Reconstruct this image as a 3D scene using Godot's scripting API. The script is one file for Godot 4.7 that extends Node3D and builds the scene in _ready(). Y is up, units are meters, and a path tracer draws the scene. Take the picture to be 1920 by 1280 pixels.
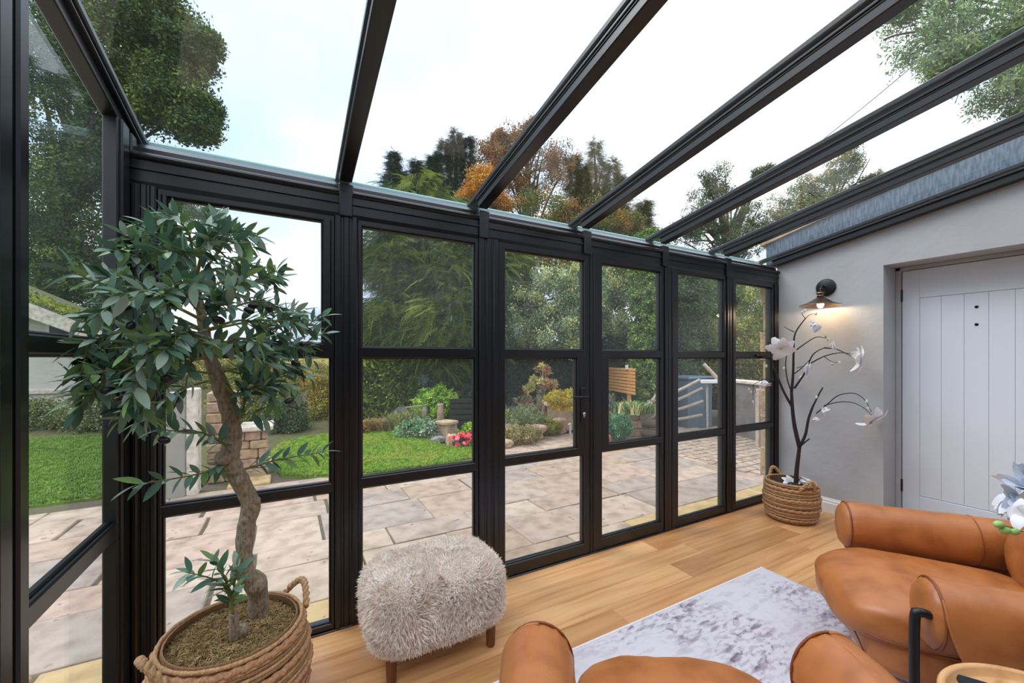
extends Node3D
# A glazed garden room: aluminium frames and glass roof, oak floor, leather chairs, two potted trees, and the garden outside.

var rng := RandomNumberGenerator.new()
var M := {}


# ---------------------------------------------------------------- geometry
class G:
	var v := PackedVector3Array()
	var n := PackedVector3Array()
	var u := PackedVector2Array()
	var ix := PackedInt32Array()

	func poly(p: Array, mid: Vector3) -> void:
		var m: Vector3 = (p[1] - p[0]).cross(p[2] - p[0]).normalized()
		var c := Vector3.ZERO
		for q in p:
			c += q
		if m.dot(c / p.size() - mid) < 0.0:
			p.reverse()
			m = -m
		var k := v.size()
		for q in p:
			v.append(q)
			n.append(m)
			u.append(Vector2(q.x + q.z * 0.7, q.y + q.z * 0.3))
		for i in range(1, p.size() - 1):
			ix.append_array([k, k + i + 1, k + i])

	func box(c: Vector3, s: Vector3, bev := 0.0, bs := Basis()) -> void:
		var h := s * 0.5
		var b := minf(bev, minf(h.x, minf(h.y, h.z)) * 0.9)
		var at := func(sg: Vector3, a: int) -> Vector3:
			var q := Vector3(sg.x * (h.x - b), sg.y * (h.y - b), sg.z * (h.z - b))
			q[a] = sg[a] * h[a]
			return c + bs * q
		for a in 3:
			var e := (a + 1) % 3
			var f := (a + 2) % 3
			for s1 in [-1.0, 1.0]:
				var p := []
				for w in [[-1.0, -1.0], [1.0, -1.0], [1.0, 1.0], [-1.0, 1.0]]:
					var sg := Vector3()
					sg[a] = s1
					sg[e] = w[0]
					sg[f] = w[1]
					p.append(at.call(sg, a))
				poly(p, c)
				if b > 0.0:
					for s2 in [-1.0, 1.0]:
						var g0 := Vector3()
						g0[a] = s1
						g0[e] = s2
						g0[f] = -1.0
						var g1 := g0
						g1[f] = 1.0
						poly([at.call(g0, a), at.call(g1, a), at.call(g1, e), at.call(g0, e)], c)
		if b > 0.0:
			for x in [-1.0, 1.0]:
				for y in [-1.0, 1.0]:
					for z in [-1.0, 1.0]:
						var sg := Vector3(x, y, z)
						poly([at.call(sg, 0), at.call(sg, 1), at.call(sg, 2)], c)

	func span(a: Vector3, b: Vector3, bev := 0.0) -> void:
		box((a + b) * 0.5, (b - a).abs(), bev)

	func grid(rows: Array, cu := false, cv := false) -> void:
		var nr := rows.size()
		var nc: int = rows[0].size()
		var k := v.size()
		for i in nr:
			var r: PackedVector3Array = rows[i]
			var up: PackedVector3Array = rows[(i + 1) % nr if cu else mini(i + 1, nr - 1)]
			var dn: PackedVector3Array = rows[(i - 1 + nr) % nr if cu else maxi(i - 1, 0)]
			for j in nc:
				var jn := (j + 1) % nc if cv else mini(j + 1, nc - 1)
				var jp := (j - 1 + nc) % nc if cv else maxi(j - 1, 0)
				var dj := r[jn] - r[jp]
				if dj.length_squared() < 1e-12:
					dj = up[jn] - up[jp] + dn[jn] - dn[jp]
				var m := (up[j] - dn[j]).cross(dj).normalized()
				if m == Vector3.ZERO:
					m = Vector3.UP
				v.append(r[j])
				n.append(m)
				u.append(Vector2(float(j) / nc, float(i) / nr))
		for i in (nr if cu else nr - 1):
			for j in (nc if cv else nc - 1):
				var a := k + i * nc + j
				var b := k + ((i + 1) % nr) * nc + j
				var c := k + ((i + 1) % nr) * nc + (j + 1) % nc
				var d := k + i * nc + (j + 1) % nc
				ix.append_array([a, c, b, a, d, c])

	func tube(p: Array, rad, sides := 8, cap := true) -> void:
		var rows := []
		var side := Vector3.ZERO
		for i in p.size():
			var t: Vector3 = (p[mini(i + 1, p.size() - 1)] - p[maxi(i - 1, 0)]).normalized()
			if side == Vector3.ZERO:
				side = t.cross(Vector3.UP if absf(t.y) < 0.9 else Vector3.RIGHT).normalized()
			side = (side - t * side.dot(t)).normalized()
			var w := t.cross(side)
			var r: float = rad[i] if rad is Array else rad
			var row := PackedVector3Array()
			for j in sides:
				var a := TAU * j / sides
				row.append(p[i] + (side * cos(a) - w * sin(a)) * r)
			if cap and i == 0:
				rows.append(_dot(p[0], sides))
			rows.append(row)
			if cap and i == p.size() - 1:
				rows.append(_dot(p[i], sides))
		grid(rows, false, true)

	func _dot(c: Vector3, k: int) -> PackedVector3Array:
		var r := PackedVector3Array()
		r.resize(k)
		r.fill(c)
		return r

	func lathe(prof: Array, seg := 24, xf := Transform3D(), wob := 0.0, lobes := 5.0) -> void:
		var rows := []
		for q in prof:
			var row := PackedVector3Array()
			for j in seg:
				var a := TAU * j / seg
				var r: float = q.x * (1.0 + wob * sin(a * lobes + q.y * 20.0))
				row.append(xf * Vector3(r * cos(a), q.y, r * sin(a)))
			rows.append(row)
		grid(rows, false, true)

	# a rounded box or ellipsoid: k = 2 is an ellipsoid, larger is boxier
	func pillow(c: Vector3, h: Vector3, k := 4.0, bs := Basis(), seg := 28, bend = null) -> void:
		var rows := []
		for i in seg + 1:
			var ph := PI * (float(i) / seg - 0.5)
			var row := PackedVector3Array()
			for j in seg * 2:
				var a := TAU * j / (seg * 2)
				var d := Vector3(cos(ph) * cos(a), sin(ph), cos(ph) * sin(a))
				var s := pow(pow(absf(d.x), k) + pow(absf(d.y), k) + pow(absf(d.z), k), -1.0 / k)
				var q := d * s * h
				if bend != null:
					q = bend.call(q)
				row.append(c + bs * q)
			rows.append(row)
		grid(rows, false, true)

	# extrude a convex outline (x, y) along z from a to b, placed by xf
	func extrude(o: Array, a: float, b: float, xf := Transform3D()) -> void:
		var mid := Vector3.ZERO
		for q in o:
			mid += Vector3(q.x, q.y, (a + b) * 0.5) / o.size()
		mid = xf * mid
		for i in o.size():
			var p: Vector2 = o[i]
			var q: Vector2 = o[(i + 1) % o.size()]
			var e := q - p
			var f := [xf * Vector3(p.x, p.y, a), xf * Vector3(q.x, q.y, a), xf * Vector3(q.x, q.y, b), xf * Vector3(p.x, p.y, b)]
			var nn := Vector3(e.y, -e.x, 0)
			poly(f, (f[0] + f[2]) * 0.5 - xf.basis * nn)
		for z in [a, b]:
			var f := []
			for q in o:
				f.append(xf * Vector3(q.x, q.y, z))
			poly(f, mid)

	func mesh() -> ArrayMesh:
		var a := []
		a.resize(Mesh.ARRAY_MAX)
		a[Mesh.ARRAY_VERTEX] = v
		a[Mesh.ARRAY_NORMAL] = n
		a[Mesh.ARRAY_TEX_UV] = u
		a[Mesh.ARRAY_INDEX] = ix
		var m := ArrayMesh.new()
		m.add_surface_from_arrays(Mesh.PRIMITIVE_TRIANGLES, a)
		return m


# ---------------------------------------------------------------- scene helpers
func part(called: String, g, m: Material, parent: Node = self) -> MeshInstance3D:
	var o := MeshInstance3D.new()
	o.name = called
	o.mesh = g.mesh() if g is G else g
	o.material_override = m
	parent.add_child(o, true)
	return o


func thing(called: String, label: String, category: String, at := Vector3.ZERO, turn := 0.0, group := "") -> Node3D:
	var o := Node3D.new()
	o.name = called
	o.position = at
	o.rotation.y = turn
	add_child(o, true)
	return tag(o, label, category, group)


func tag(o: Node3D, label: String, category: String, group := "") -> Node3D:
	o.set_meta("label", label)
	o.set_meta("category", category)
	if group:
		o.set_meta("group", group)
	return o


func stuff(o: Node3D) -> Node3D:
	o.set_meta("kind", "stuff")
	return o


func struct(called: String, label := "", category := "", at := Vector3.ZERO) -> Node3D:
	var o := Node3D.new()
	o.name = called
	o.position = at
	add_child(o, true)
	o.set_meta("kind", "structure")
	if label:
		tag(o, label, category)
	return o


func scatter(called: String, mesh: Mesh, m: Material, xf: Array, cols: PackedColorArray, parent: Node) -> MultiMeshInstance3D:
	var mm := MultiMesh.new()
	mm.transform_format = MultiMesh.TRANSFORM_3D
	mm.use_colors = true
	mm.mesh = mesh
	mm.instance_count = xf.size()
	for i in xf.size():
		mm.set_instance_transform(i, xf[i])
		mm.set_instance_color(i, cols[i])
	var o := MultiMeshInstance3D.new()
	o.name = called
	o.multimesh = mm
	o.material_override = m
	parent.add_child(o, true)
	stuff(o)
	return o


func noise(sd: int, freq: float, oct := 4, kind := FastNoiseLite.TYPE_SIMPLEX_SMOOTH) -> FastNoiseLite:
	var f := FastNoiseLite.new()
	f.seed = sd
	f.noise_type = kind
	f.frequency = freq
	f.fractal_octaves = oct
	return f


func ntex(f: FastNoiseLite, stops: Array, size := 512, normal := 0.0) -> NoiseTexture2D:
	var t := NoiseTexture2D.new()
	t.width = size
	t.height = size
	t.seamless = true
	t.noise = f
	if normal > 0.0:
		t.as_normal_map = true
		t.bump_strength = normal
	if stops.size():
		var r := Gradient.new()
		var off := PackedFloat32Array()
		var col := PackedColorArray()
		for s in stops:
			off.append(s[0])
			col.append(s[1] if s[1] is Color else Color(s[1], s[1], s[1]))
		r.offsets = off
		r.colors = col
		t.color_ramp = r
	return t


func mat(called: String, c: Color, rough := 0.7, tex: Texture2D = null, scale := Vector3.ONE, nrm: Texture2D = null, ns := 1.0, metal := 0.0) -> StandardMaterial3D:
	var m := StandardMaterial3D.new()
	m.resource_name = called
	m.albedo_color = c
	m.roughness = rough
	m.metallic = metal
	m.uv1_triplanar = true
	m.uv1_world_triplanar = true
	m.uv1_scale = scale
	if tex:
		m.albedo_texture = tex
	if nrm:
		m.normal_enabled = true
		m.normal_texture = nrm
		m.normal_scale = ns
	M[called] = m
	return m


func leafy(called: String, rough := 0.55, back := 0.5) -> StandardMaterial3D:
	var m := StandardMaterial3D.new()
	m.resource_name = called
	m.albedo_color = Color.WHITE
	m.vertex_color_use_as_albedo = true
	m.roughness = rough
	m.metallic_specular = 0.35
	m.cull_mode = BaseMaterial3D.CULL_DISABLED
	if back > 0.0:
		m.backlight_enabled = true
		m.backlight = Color(back, back, back)
	M[called] = m
	return m


func lin(c: Color, amount := 0.0) -> Color:
	var l := c.srgb_to_linear()
	var k := 1.0 + rng.randf_range(-amount, amount)
	return Color(l.r * k * (1.0 + rng.randf_range(-amount, amount) * 0.3), l.g * k, l.b * k * (1.0 + rng.randf_range(-amount, amount) * 0.3))


func pick(a: Array):
	return a[rng.randi() % a.size()]


func ball_dir() -> Vector3:
	var z := rng.randf_range(-1, 1)
	var a := rng.randf() * TAU
	var r := sqrt(1.0 - z * z)
	return Vector3(r * cos(a), z, r * sin(a))


func turned() -> Basis:
	return Basis(Quaternion(ball_dir(), rng.randf() * TAU))


func curve(p: Array, steps := 6) -> Array:
	var out := []
	for i in p.size() - 1:
		var a: Vector3 = p[maxi(i - 1, 0)]
		var b: Vector3 = p[i]
		var c: Vector3 = p[i + 1]
		var d: Vector3 = p[mini(i + 2, p.size() - 1)]
		for s in steps:
			out.append(b.cubic_interpolate(c, a, d, float(s) / steps))
	out.append(p[-1])
	return out


func taper(a: float, b: float, k: int) -> Array:
	var r := []
	for i in k:
		r.append(lerpf(a, b, float(i) / maxi(k - 1, 1)))
	return r


# ---------------------------------------------------------------- main
func _ready() -> void:
	rng.seed = 7
	var cam := Camera3D.new()
	cam.name = "camera"
	cam.projection = Camera3D.PROJECTION_FRUSTUM
	cam.near = 0.05
	cam.far = 300.0
	cam.size = 2.0 * 0.05 * 640.0 / 757.0
	cam.frustum_offset = Vector2(0, 0.05 * 31.0 / 757.0)
	cam.position = Vector3(0.586, 1.4, 2.25)
	cam.rotation.y = deg_to_rad(-28.85)
	add_child(cam)
	cam.current = true
	var env := Environment.new()
	env.background_mode = Environment.BG_SKY
	env.sky = Sky.new()
	env.sky.sky_material = overcast()
	env.tonemap_mode = Environment.TONE_MAPPER_LINEAR
	env.tonemap_exposure = 1.5
	env.sdfgi_enabled = true
	env.ssao_enabled = true
	env.ssil_enabled = true
	var we := WorldEnvironment.new()
	we.name = "sky"
	we.environment = env
	add_child(we)
	var sun := DirectionalLight3D.new()
	sun.name = "veiled_sun"
	sun.light_energy = 0.45
	sun.light_color = Color(1.0, 0.99, 0.97)
	sun.light_angular_distance = 35.0
	sun.shadow_enabled = true
	sun.rotation_degrees = Vector3(-52, -125, 0)
	add_child(sun)
	make_materials()
	build_floor()
	build_front()
	build_left()
	build_roof()
	build_right()
	build_back()
	build_ground()
	build_patio()
	build_neighbours()
	build_trees()
	build_garden()
	build_armchairs()
	build_rug_and_stool()
	build_olive()
	build_magnolia()
	build_table()
	build_lamps()


func overcast() -> PanoramaSkyMaterial:
	var w := 768
	var h := 384
	var im := Image.create(w, h, false, Image.FORMAT_RGBF)
	var f := noise(21, 0.55, 5)
	var g := noise(22, 0.9, 3)
	for y in h:
		var el := PI * (0.5 - (y + 0.5) / h)
		for x in w:
			var az := TAU * (x + 0.5) / w
			var d := Vector3(sin(az) * cos(el), sin(el), cos(az) * cos(el))
			var q := Vector3(d.x, 0, d.z) / (absf(d.y) + 0.25)
			var k := smoothstep(-0.28, 0.3, f.get_noise_3dv(q + Vector3(3.1, 0, 0.7)) + 0.22 * g.get_noise_3dv(q * 1.7))
			var cl := Color(0.55, 0.71, 0.91).lerp(Color(1.03, 1.09, 1.16), k)
			var lum := (1.0 + 1.6 * maxf(d.y, 0.0)) / 1.6
			var c := Color(cl.r * lum, cl.g * lum, cl.b * lum)
			if d.y < 0.0:
				c = c.lerp(Color(0.16, 0.18, 0.13), smoothstep(0.0, 0.06, -d.y))
			im.set_pixel(x, y, c)
	var m := PanoramaSkyMaterial.new()
	m.panorama = ImageTexture.create_from_image(im)
	return m


func make_materials() -> void:
	var fine := noise(1, 0.035, 5)
	var grain := noise(2, 0.02, 4)
	var relief := ntex(noise(3, 0.05, 5), [], 512, 4.0)
	# metal frames
	var fr := mat("anthracite_metal", Color(0.075, 0.082, 0.098), 0.32)
	fr.metallic_specular = 0.55
	mat("black_metal", Color(0.07, 0.075, 0.085), 0.42)
	mat("rubber", Color(0.05, 0.05, 0.05), 0.7)
	mat("steel", Color(0.75, 0.76, 0.78), 0.25, null, Vector3.ONE, null, 1.0, 1.0)
	mat("copper", Color(0.5, 0.4, 0.35), 0.3, null, Vector3.ONE, null, 1.0, 1.0)
	mat("zinc", Color(0.55, 0.62, 0.62), 0.45)
	var gl := StandardMaterial3D.new()
	gl.resource_name = "window_glass"
	gl.albedo_color = Color(0.9, 0.97, 0.96, 0.03)
	gl.transparency = BaseMaterial3D.TRANSPARENCY_ALPHA
	gl.roughness = 0.0
	gl.cull_mode = BaseMaterial3D.CULL_DISABLED
	gl.metallic_specular = 0.34
	M.glass = gl
	# walls and joinery
	var plaster := ntex(noise(5, 0.01, 4), [[0.0, 0.95], [1.0, 1.0]])
	mat("wall_paint", Color(0.715, 0.725, 0.74), 0.9, plaster, Vector3(0.5, 0.5, 0.5), relief, 0.08)
	mat("white_paint", Color(0.86, 0.885, 0.93), 0.5)
	mat("trim_paint", Color(0.9, 0.9, 0.9), 0.4)
	mat("dark_hole", Color(0.03, 0.03, 0.03), 0.9)
	var stonet := ntex(noise(11, 0.012, 6), [[0.0, Color(0.74, 0.71, 0.69)], [0.3, Color(0.87, 0.85, 0.83)], [0.6, Color(0.96, 0.94, 0.92)], [1.0, Color(1, 1, 1)]])
	# oak boards: one picture of grain, five tones
	var oakt := ntex(noise(8, 0.012, 6), [[0.0, Color(0.7, 0.54, 0.39)], [0.22, Color(0.81, 0.65, 0.485)], [0.5, Color(0.865, 0.715, 0.55)], [0.8, Color(0.89, 0.745, 0.58)], [1.0, Color(0.93, 0.8, 0.64)]])
	var tones := [Color(0.92, 0.83, 0.73), Color(0.87, 0.77, 0.66), Color(0.97, 0.89, 0.79), Color(0.83, 0.72, 0.6), Color(0.9, 0.8, 0.69)]
	for i in 5:
		var o := mat("oak_%d" % i, tones[i], 0.4, oakt, Vector3(0.16, 3.4, 3.4), relief, 0.05)
		o.uv1_offset = Vector3(i * 0.37, 0, i * 0.21)
	mat("pale_wood", Color(0.95, 0.87, 0.78), 0.5, oakt, Vector3(0.9, 5.0, 4.0))
	mat("brown_wood", Color(0.5, 0.36, 0.25), 0.6, oakt, Vector3(4.0, 0.8, 4.0))
	mat("grey_wood", Color(0.7, 0.67, 0.62), 0.9, stonet, Vector3(2.0, 2.0, 2.0), relief, 0.6)
	mat("orange_wood", Color(1.0, 0.88, 0.68), 0.7, oakt, Vector3(1.5, 6.0, 1.5))
	mat("pink_wood", Color(0.8, 0.72, 0.66), 0.85, stonet, Vector3(5.0, 1.0, 5.0))
	# stone
	var spots := ntex(noise(12, 0.02, 5), [[0.0, Color(0.3, 0.28, 0.27, 0.85)], [0.1, Color(0.36, 0.33, 0.31, 0.7)], [0.155, Color(0.5, 0.47, 0.43, 0.3)], [0.185, Color(0.6, 0.56, 0.5, 0.0)], [1.0, Color(1, 1, 1, 0)]])
	var flag := [Color(0.71, 0.64, 0.585), Color(0.735, 0.64, 0.585), Color(0.67, 0.62, 0.58), Color(0.755, 0.685, 0.615), Color(0.7, 0.615, 0.54), Color(0.78, 0.68, 0.49)]
	for i in 6:
		var s := mat("flag_%d" % i, flag[i], 0.72, stonet, Vector3(0.66, 0.66, 0.66), relief, 0.22)
		s.uv1_offset = Vector3(i * 0.31, 0, i * 0.17)
		s.detail_enabled = true
		s.detail_albedo = spots
		s.detail_uv_layer = BaseMaterial3D.DETAIL_UV_1
		s.detail_blend_mode = BaseMaterial3D.BLEND_MODE_MIX
	mat("mortar", Color(0.37, 0.34, 0.27), 0.95, stonet, Vector3(3, 3, 3))
	mat("sandstone", Color(0.78, 0.68, 0.54), 0.9, stonet, Vector3(1.3, 1.3, 1.3), relief, 0.8)
	mat("pink_stone", Color(0.76, 0.64, 0.57), 0.9, stonet, Vector3(1.3, 1.3, 1.3), relief, 0.8)
	mat("tan_stone", Color(0.74, 0.66, 0.56), 0.9, stonet, Vector3(1.0, 1.0, 1.0), relief, 0.5)
	mat("purple_stone", Color(0.56, 0.48, 0.48), 0.9, stonet, Vector3(1.6, 1.6, 1.6), relief, 1.0)
	mat("slate_stone", Color(0.55, 0.56, 0.57), 0.85, stonet, Vector3(1.2, 1.2, 1.2), relief, 0.8)
	mat("pale_stone", Color(0.9, 0.88, 0.84), 0.85, stonet, Vector3(1.2, 1.2, 1.2), relief, 0.5)
	mat("terracotta", Color(0.72, 0.45, 0.32), 0.85, stonet, Vector3(2, 2, 2))
	mat("grey_render", Color(0.52, 0.52, 0.52), 0.95, stonet, Vector3(0.4, 0.4, 0.4), relief, 0.4)
	mat("grey_panel", Color(0.62, 0.61, 0.58), 0.8, plaster, Vector3.ONE)
	mat("white_render", Color(0.84, 0.83, 0.8), 0.95, plaster, Vector3(0.7, 0.7, 0.7), relief, 0.3)
	mat("blue_plastic", Color(0.38, 0.45, 0.52), 0.5)
	mat("dark_timber", Color(0.16, 0.17, 0.18), 0.7, oakt, Vector3(1, 5, 1))
	mat("lead", Color(0.5, 0.55, 0.6), 0.6, ntex(noise(14, 0.03, 4), [[0.0, Color(0.5, 0.55, 0.6)], [0.5, Color(0.75, 0.8, 0.84)], [1.0, Color(1, 1, 1)]]), Vector3(3.0, 0.6, 3.0))
	mat("slate_roof", Color(0.5, 0.49, 0.44), 0.9, ntex(noise(15, 0.03, 4), [[0.0, Color(0.55, 0.55, 0.55)], [0.5, Color(0.85, 0.85, 0.8)], [0.62, Color(0.62, 0.72, 0.25)], [1.0, Color(0.75, 0.85, 0.3)]]), Vector3(0.6, 0.6, 0.6))
	mat("moss", Color(0.5, 0.56, 0.2), 0.95, stonet, Vector3(3, 3, 3), relief, 1.0)
	# soil and grass beneath the blades
	mat("soil", Color(0.36, 0.36, 0.2), 1.0, stonet, Vector3(0.8, 0.8, 0.8), relief, 1.0)
	mat("turf", Color(0.42, 0.56, 0.19), 1.0, stonet, Vector3(1.6, 1.6, 1.6), relief, 1.0)
	mat("bracken", Color(0.6, 0.57, 0.36), 1.0, ntex(noise(16, 0.02, 5), [[0.0, Color(0.45, 0.5, 0.4)], [0.5, Color(0.85, 0.82, 0.6)], [1.0, Color(1, 0.9, 0.6)]]), Vector3(0.12, 0.12, 0.12))
	# leather
	var hide := ntex(noise(31, 0.008, 5), [[0.0, Color(0.8, 0.74, 0.7)], [0.5, Color(0.95, 0.93, 0.92)], [1.0, Color(1, 1, 1)]])
	var pores := ntex(noise(32, 0.12, 3, FastNoiseLite.TYPE_CELLULAR), [], 512, 1.5)
	var le := mat("tan_leather", Color(0.715, 0.445, 0.24), 0.38, hide, Vector3(1.6, 1.6, 1.6), pores, 0.18)
	le.uv1_world_triplanar = false
	mat("leather_piping", Color(0.5, 0.26, 0.12), 0.5)
	# basket fibre
	var fibre := ntex(noise(33, 0.03, 4), [[0.0, Color(0.6, 0.48, 0.38)], [0.5, Color(0.85, 0.76, 0.65)], [1.0, Color(1, 0.95, 0.86)]])
	mat("wicker", Color(0.86, 0.76, 0.64), 0.75, fibre, Vector3(6, 6, 6))
	mat("wicker_dark", Color(0.68, 0.57, 0.45), 0.8, fibre, Vector3(6, 6, 6))
	mat("wicker_pink", Color(0.84, 0.71, 0.6), 0.78, fibre, Vector3(6, 6, 6))
	mat("bark_olive", Color(0.68, 0.63, 0.57), 0.85, ntex(noise(34, 0.03, 4), [[0.0, Color(0.5, 0.46, 0.42)], [0.5, Color(0.85, 0.82, 0.76)], [1.0, Color(1, 1, 0.95)]]), Vector3(5, 2, 5), relief, 1.0)
	mat("twig_green", Color(0.5, 0.5, 0.26), 0.7)
	mat("bark_dark", Color(0.17, 0.15, 0.145), 0.8, stonet, Vector3(8, 8, 8), relief, 0.6)
	mat("bark_tree", Color(0.33, 0.28, 0.23), 0.95, stonet, Vector3(2, 2, 2), relief, 1.0)
	mat("olive_fruit", Color(0.1, 0.075, 0.09), 0.35)
	var lc := [Color(0.36, 0.49, 0.42), Color(0.45, 0.57, 0.5), Color(0.3, 0.44, 0.35), Color(0.6, 0.68, 0.62), Color(0.48, 0.61, 0.38)]
	for i in 5:
		var l := mat("olive_leaf_%d" % i, lc[i], 0.5)
		l.cull_mode = BaseMaterial3D.CULL_DISABLED
		l.backlight_enabled = true
		l.backlight = Color(0.25, 0.3, 0.2)
	var pt := mat("white_petal", Color(0.93, 0.93, 0.95), 0.6)
	pt.cull_mode = BaseMaterial3D.CULL_DISABLED
	pt.backlight_enabled = true
	pt.backlight = Color(0.4, 0.4, 0.42)
	var bp := mat("blue_petal", Color(0.84, 0.86, 0.9), 0.7, ntex(noise(36, 0.06, 3), [[0.0, Color(0.66, 0.7, 0.78)], [0.5, Color(0.9, 0.92, 0.95)], [1.0, Color(1, 1, 1)]]), Vector3(14, 3, 14))
	bp.cull_mode = BaseMaterial3D.CULL_DISABLED
	mat("bud_green", Color(0.6, 0.75, 0.42), 0.5)
	mat("bud_white", Color(0.8, 0.82, 0.74), 0.6)
	mat("porcelain", Color(0.86, 0.86, 0.84), 0.25)
	mat("phone_black", Color(0.09, 0.12, 0.15), 0.2)
	# rug
	mat("rug_pile", Color(1, 1, 1), 0.95, rug_picture(), Vector3(0.36, 0.36, 0.36), relief, 0.3)
	mat("rug_edge", Color(0.88, 0.87, 0.88), 0.95)
	leafy("leaf", 0.55, 0.5)
	leafy("needle", 0.7, 0.3)
	leafy("grass", 0.7, 0.5)
	leafy("fur", 0.9, 0.7)
	M.fur.rim_enabled = true
	M.fur.rim = 0.6
	M.fur.rim_tint = 0.5
	leafy("petal", 0.6, 0.4)
	mat("bulb_glow", Color(1, 0.9, 0.75), 0.4)
	M.bulb_glow.emission_enabled = true
	M.bulb_glow.emission = Color(1.0, 0.88, 0.7)
	M.bulb_glow.emission_energy_multiplier = 6.0
	mat("golden_leaf", Color(0.85, 0.72, 0.25), 0.7)
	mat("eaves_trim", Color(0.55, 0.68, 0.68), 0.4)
	mat("mirror", Color(0.9, 0.92, 0.92), 0.05, null, Vector3.ONE, null, 1.0, 1.0)


# dyes of the rug: rubbed motifs in mauve grey that come and go on a pale ground
func rug_picture() -> ImageTexture:
	var k := 900
	var im := Image.create(k, k, false, Image.FORMAT_RGB8)
	var zone := noise(81, 1.5, 2)
	var fine := noise(82, 17.0, 4)
	var scrape := noise(83, 7.0, 5)
	var motif := noise(84, 5.0, 2)
	for y in k:
		for x in k:
			var p := Vector2(x, y) / k * 2.78
			var m := smoothstep(-0.25, 0.45, zone.get_noise_2dv(p))
			var ring := absf(motif.get_noise_2dv(p * 1.5))
			var line := 1.0 - smoothstep(0.02, 0.09, ring)
			var f := smoothstep(-0.15, 0.35, fine.get_noise_2d(p.x * 0.8, p.y * 1.9))
			var s := smoothstep(0.12, 0.42, scrape.get_noise_2d(p.x * 0.6 + p.y * 0.3, p.y * 2.0))
			var v := clampf(m * f * (0.3 + 0.6 * line) + s * 0.38 * (0.35 + m), 0.0, 1.0)
			im.set_pixel(x, y, Color(0.79, 0.765, 0.795).lerp(Color(0.4, 0.35, 0.41), v * 0.9))
	return ImageTexture.create_from_image(im)


# ---------------------------------------------------------------- the room
func build_floor() -> void:
	var f := struct("floor", "oak plank floor of the garden room", "floor")
	var g := G.new()
	g.span(Vector3(-0.08, -0.16, -0.1), Vector3(5.4, -0.012, 3.45))
	part("slab", g, M.mortar, f)
	var w := 0.182
	for r in 19:
		var x := -rng.randf_range(0.0, 1.6)
		while x < 4.88:
			var l := rng.randf_range(1.3, 2.2)
			var a := maxf(x, 0.0)
			var b := minf(x + l, 4.88)
			x += l
			if b - a < 0.05:
				continue
			g = G.new()
			g.span(Vector3(a + 0.0005, -0.012, r * w + 0.0005), Vector3(b - 0.0005, 0.0, r * w + w - 0.0005), 0.0012)
			part("plank", g, M["oak_%d" % (rng.randi() % 5)], f)


# one aluminium bar with a stepped bead on both edges; axis 0 runs along x, 1 along y
func bar(a: Vector3, b: Vector3, along: int, lip0 := 0.012, lip1 := 0.012) -> G:
	var g := G.new()
	g.span(a, b, 0.004)
	var e := 1 if along == 0 else 0
	var mid := (a.z + b.z) * 0.5
	for s in 2:
		var lip: float = lip0 if s == 0 else lip1
		if lip <= 0.0:
			continue
		var p := a
		var q := b
		if s == 0:
			q[e] = a[e] + 0.002
			p[e] = a[e] - lip
		else:
			p[e] = b[e] - 0.002
			q[e] = b[e] + lip
		p.z = mid - 0.012
		q.z = mid + 0.016
		g.span(p, q, 0.005)
	return g


func pane(p: Node, a: Vector3, b: Vector3) -> void:
	var g := G.new()
	g.span(a, b)
	part("pane", g, M.glass, p)


# a window or door leaf in the plane z = 0: outer edges x0..x1, glass edges l..r for the three rows
func leaf(o: Node3D, x0: float, x1: float, l: Array, r: Array, y: Array, top := 2.135) -> void:
	var zf := -0.012
	var zb := -0.072
	var zg := -0.042
	var lmin: float = minf(l[0], minf(l[1], l[2]))
	var rmax: float = maxf(r[0], maxf(r[1], r[2]))
	part("stile", bar(Vector3(x0, 0.005, zb), Vector3(lmin, top, zf), 1, 0.0, 0.008), M.anthracite_metal, o)
	part("stile", bar(Vector3(rmax, 0.005, zb), Vector3(x1, top, zf), 1, 0.008, 0.0), M.anthracite_metal, o)
	for k in 3:
		if l[k] > lmin + 0.005:
			part("lock_stile", bar(Vector3(lmin, y[k * 2] - 0.03, zb), Vector3(l[k], y[k * 2 + 1] + 0.03, zf), 1, 0.0, 0.008), M.anthracite_metal, o)
		if r[k] < rmax - 0.005:
			part("lock_stile", bar(Vector3(r[k], y[k * 2] - 0.03, zb), Vector3(rmax, y[k * 2 + 1] + 0.03, zf), 1, 0.008, 0.0), M.anthracite_metal, o)
	part("bottom_rail", bar(Vector3(lmin - 0.01, 0.006, zb), Vector3(rmax + 0.01, y[0] - 0.008, zf - 0.001), 0, 0.0, 0.008), M.anthracite_metal, o)
	part("middle_rail", bar(Vector3(lmin - 0.01, y[1] + 0.008, zb), Vector3(rmax + 0.01, y[2] - 0.008, zf - 0.001), 0, 0.008, 0.008), M.anthracite_metal, o)
	part("transom", bar(Vector3(lmin - 0.01, y[3] + 0.004, zb), Vector3(rmax + 0.01, y[4] - 0.004, zf - 0.001), 0, 0.006, 0.006), M.anthracite_metal, o)
	part("head_rail", bar(Vector3(lmin - 0.01, y[5] + 0.008, zb), Vector3(rmax + 0.01, top, zf - 0.001), 0, 0.008, 0.0), M.anthracite_metal, o)
	for k in 3:
		pane(o, Vector3(l[k] - 0.004, y[k * 2] - 0.006, zg - 0.003), Vector3(r[k] + 0.004, y[k * 2 + 1] + 0.006, zg + 0.003))


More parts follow.
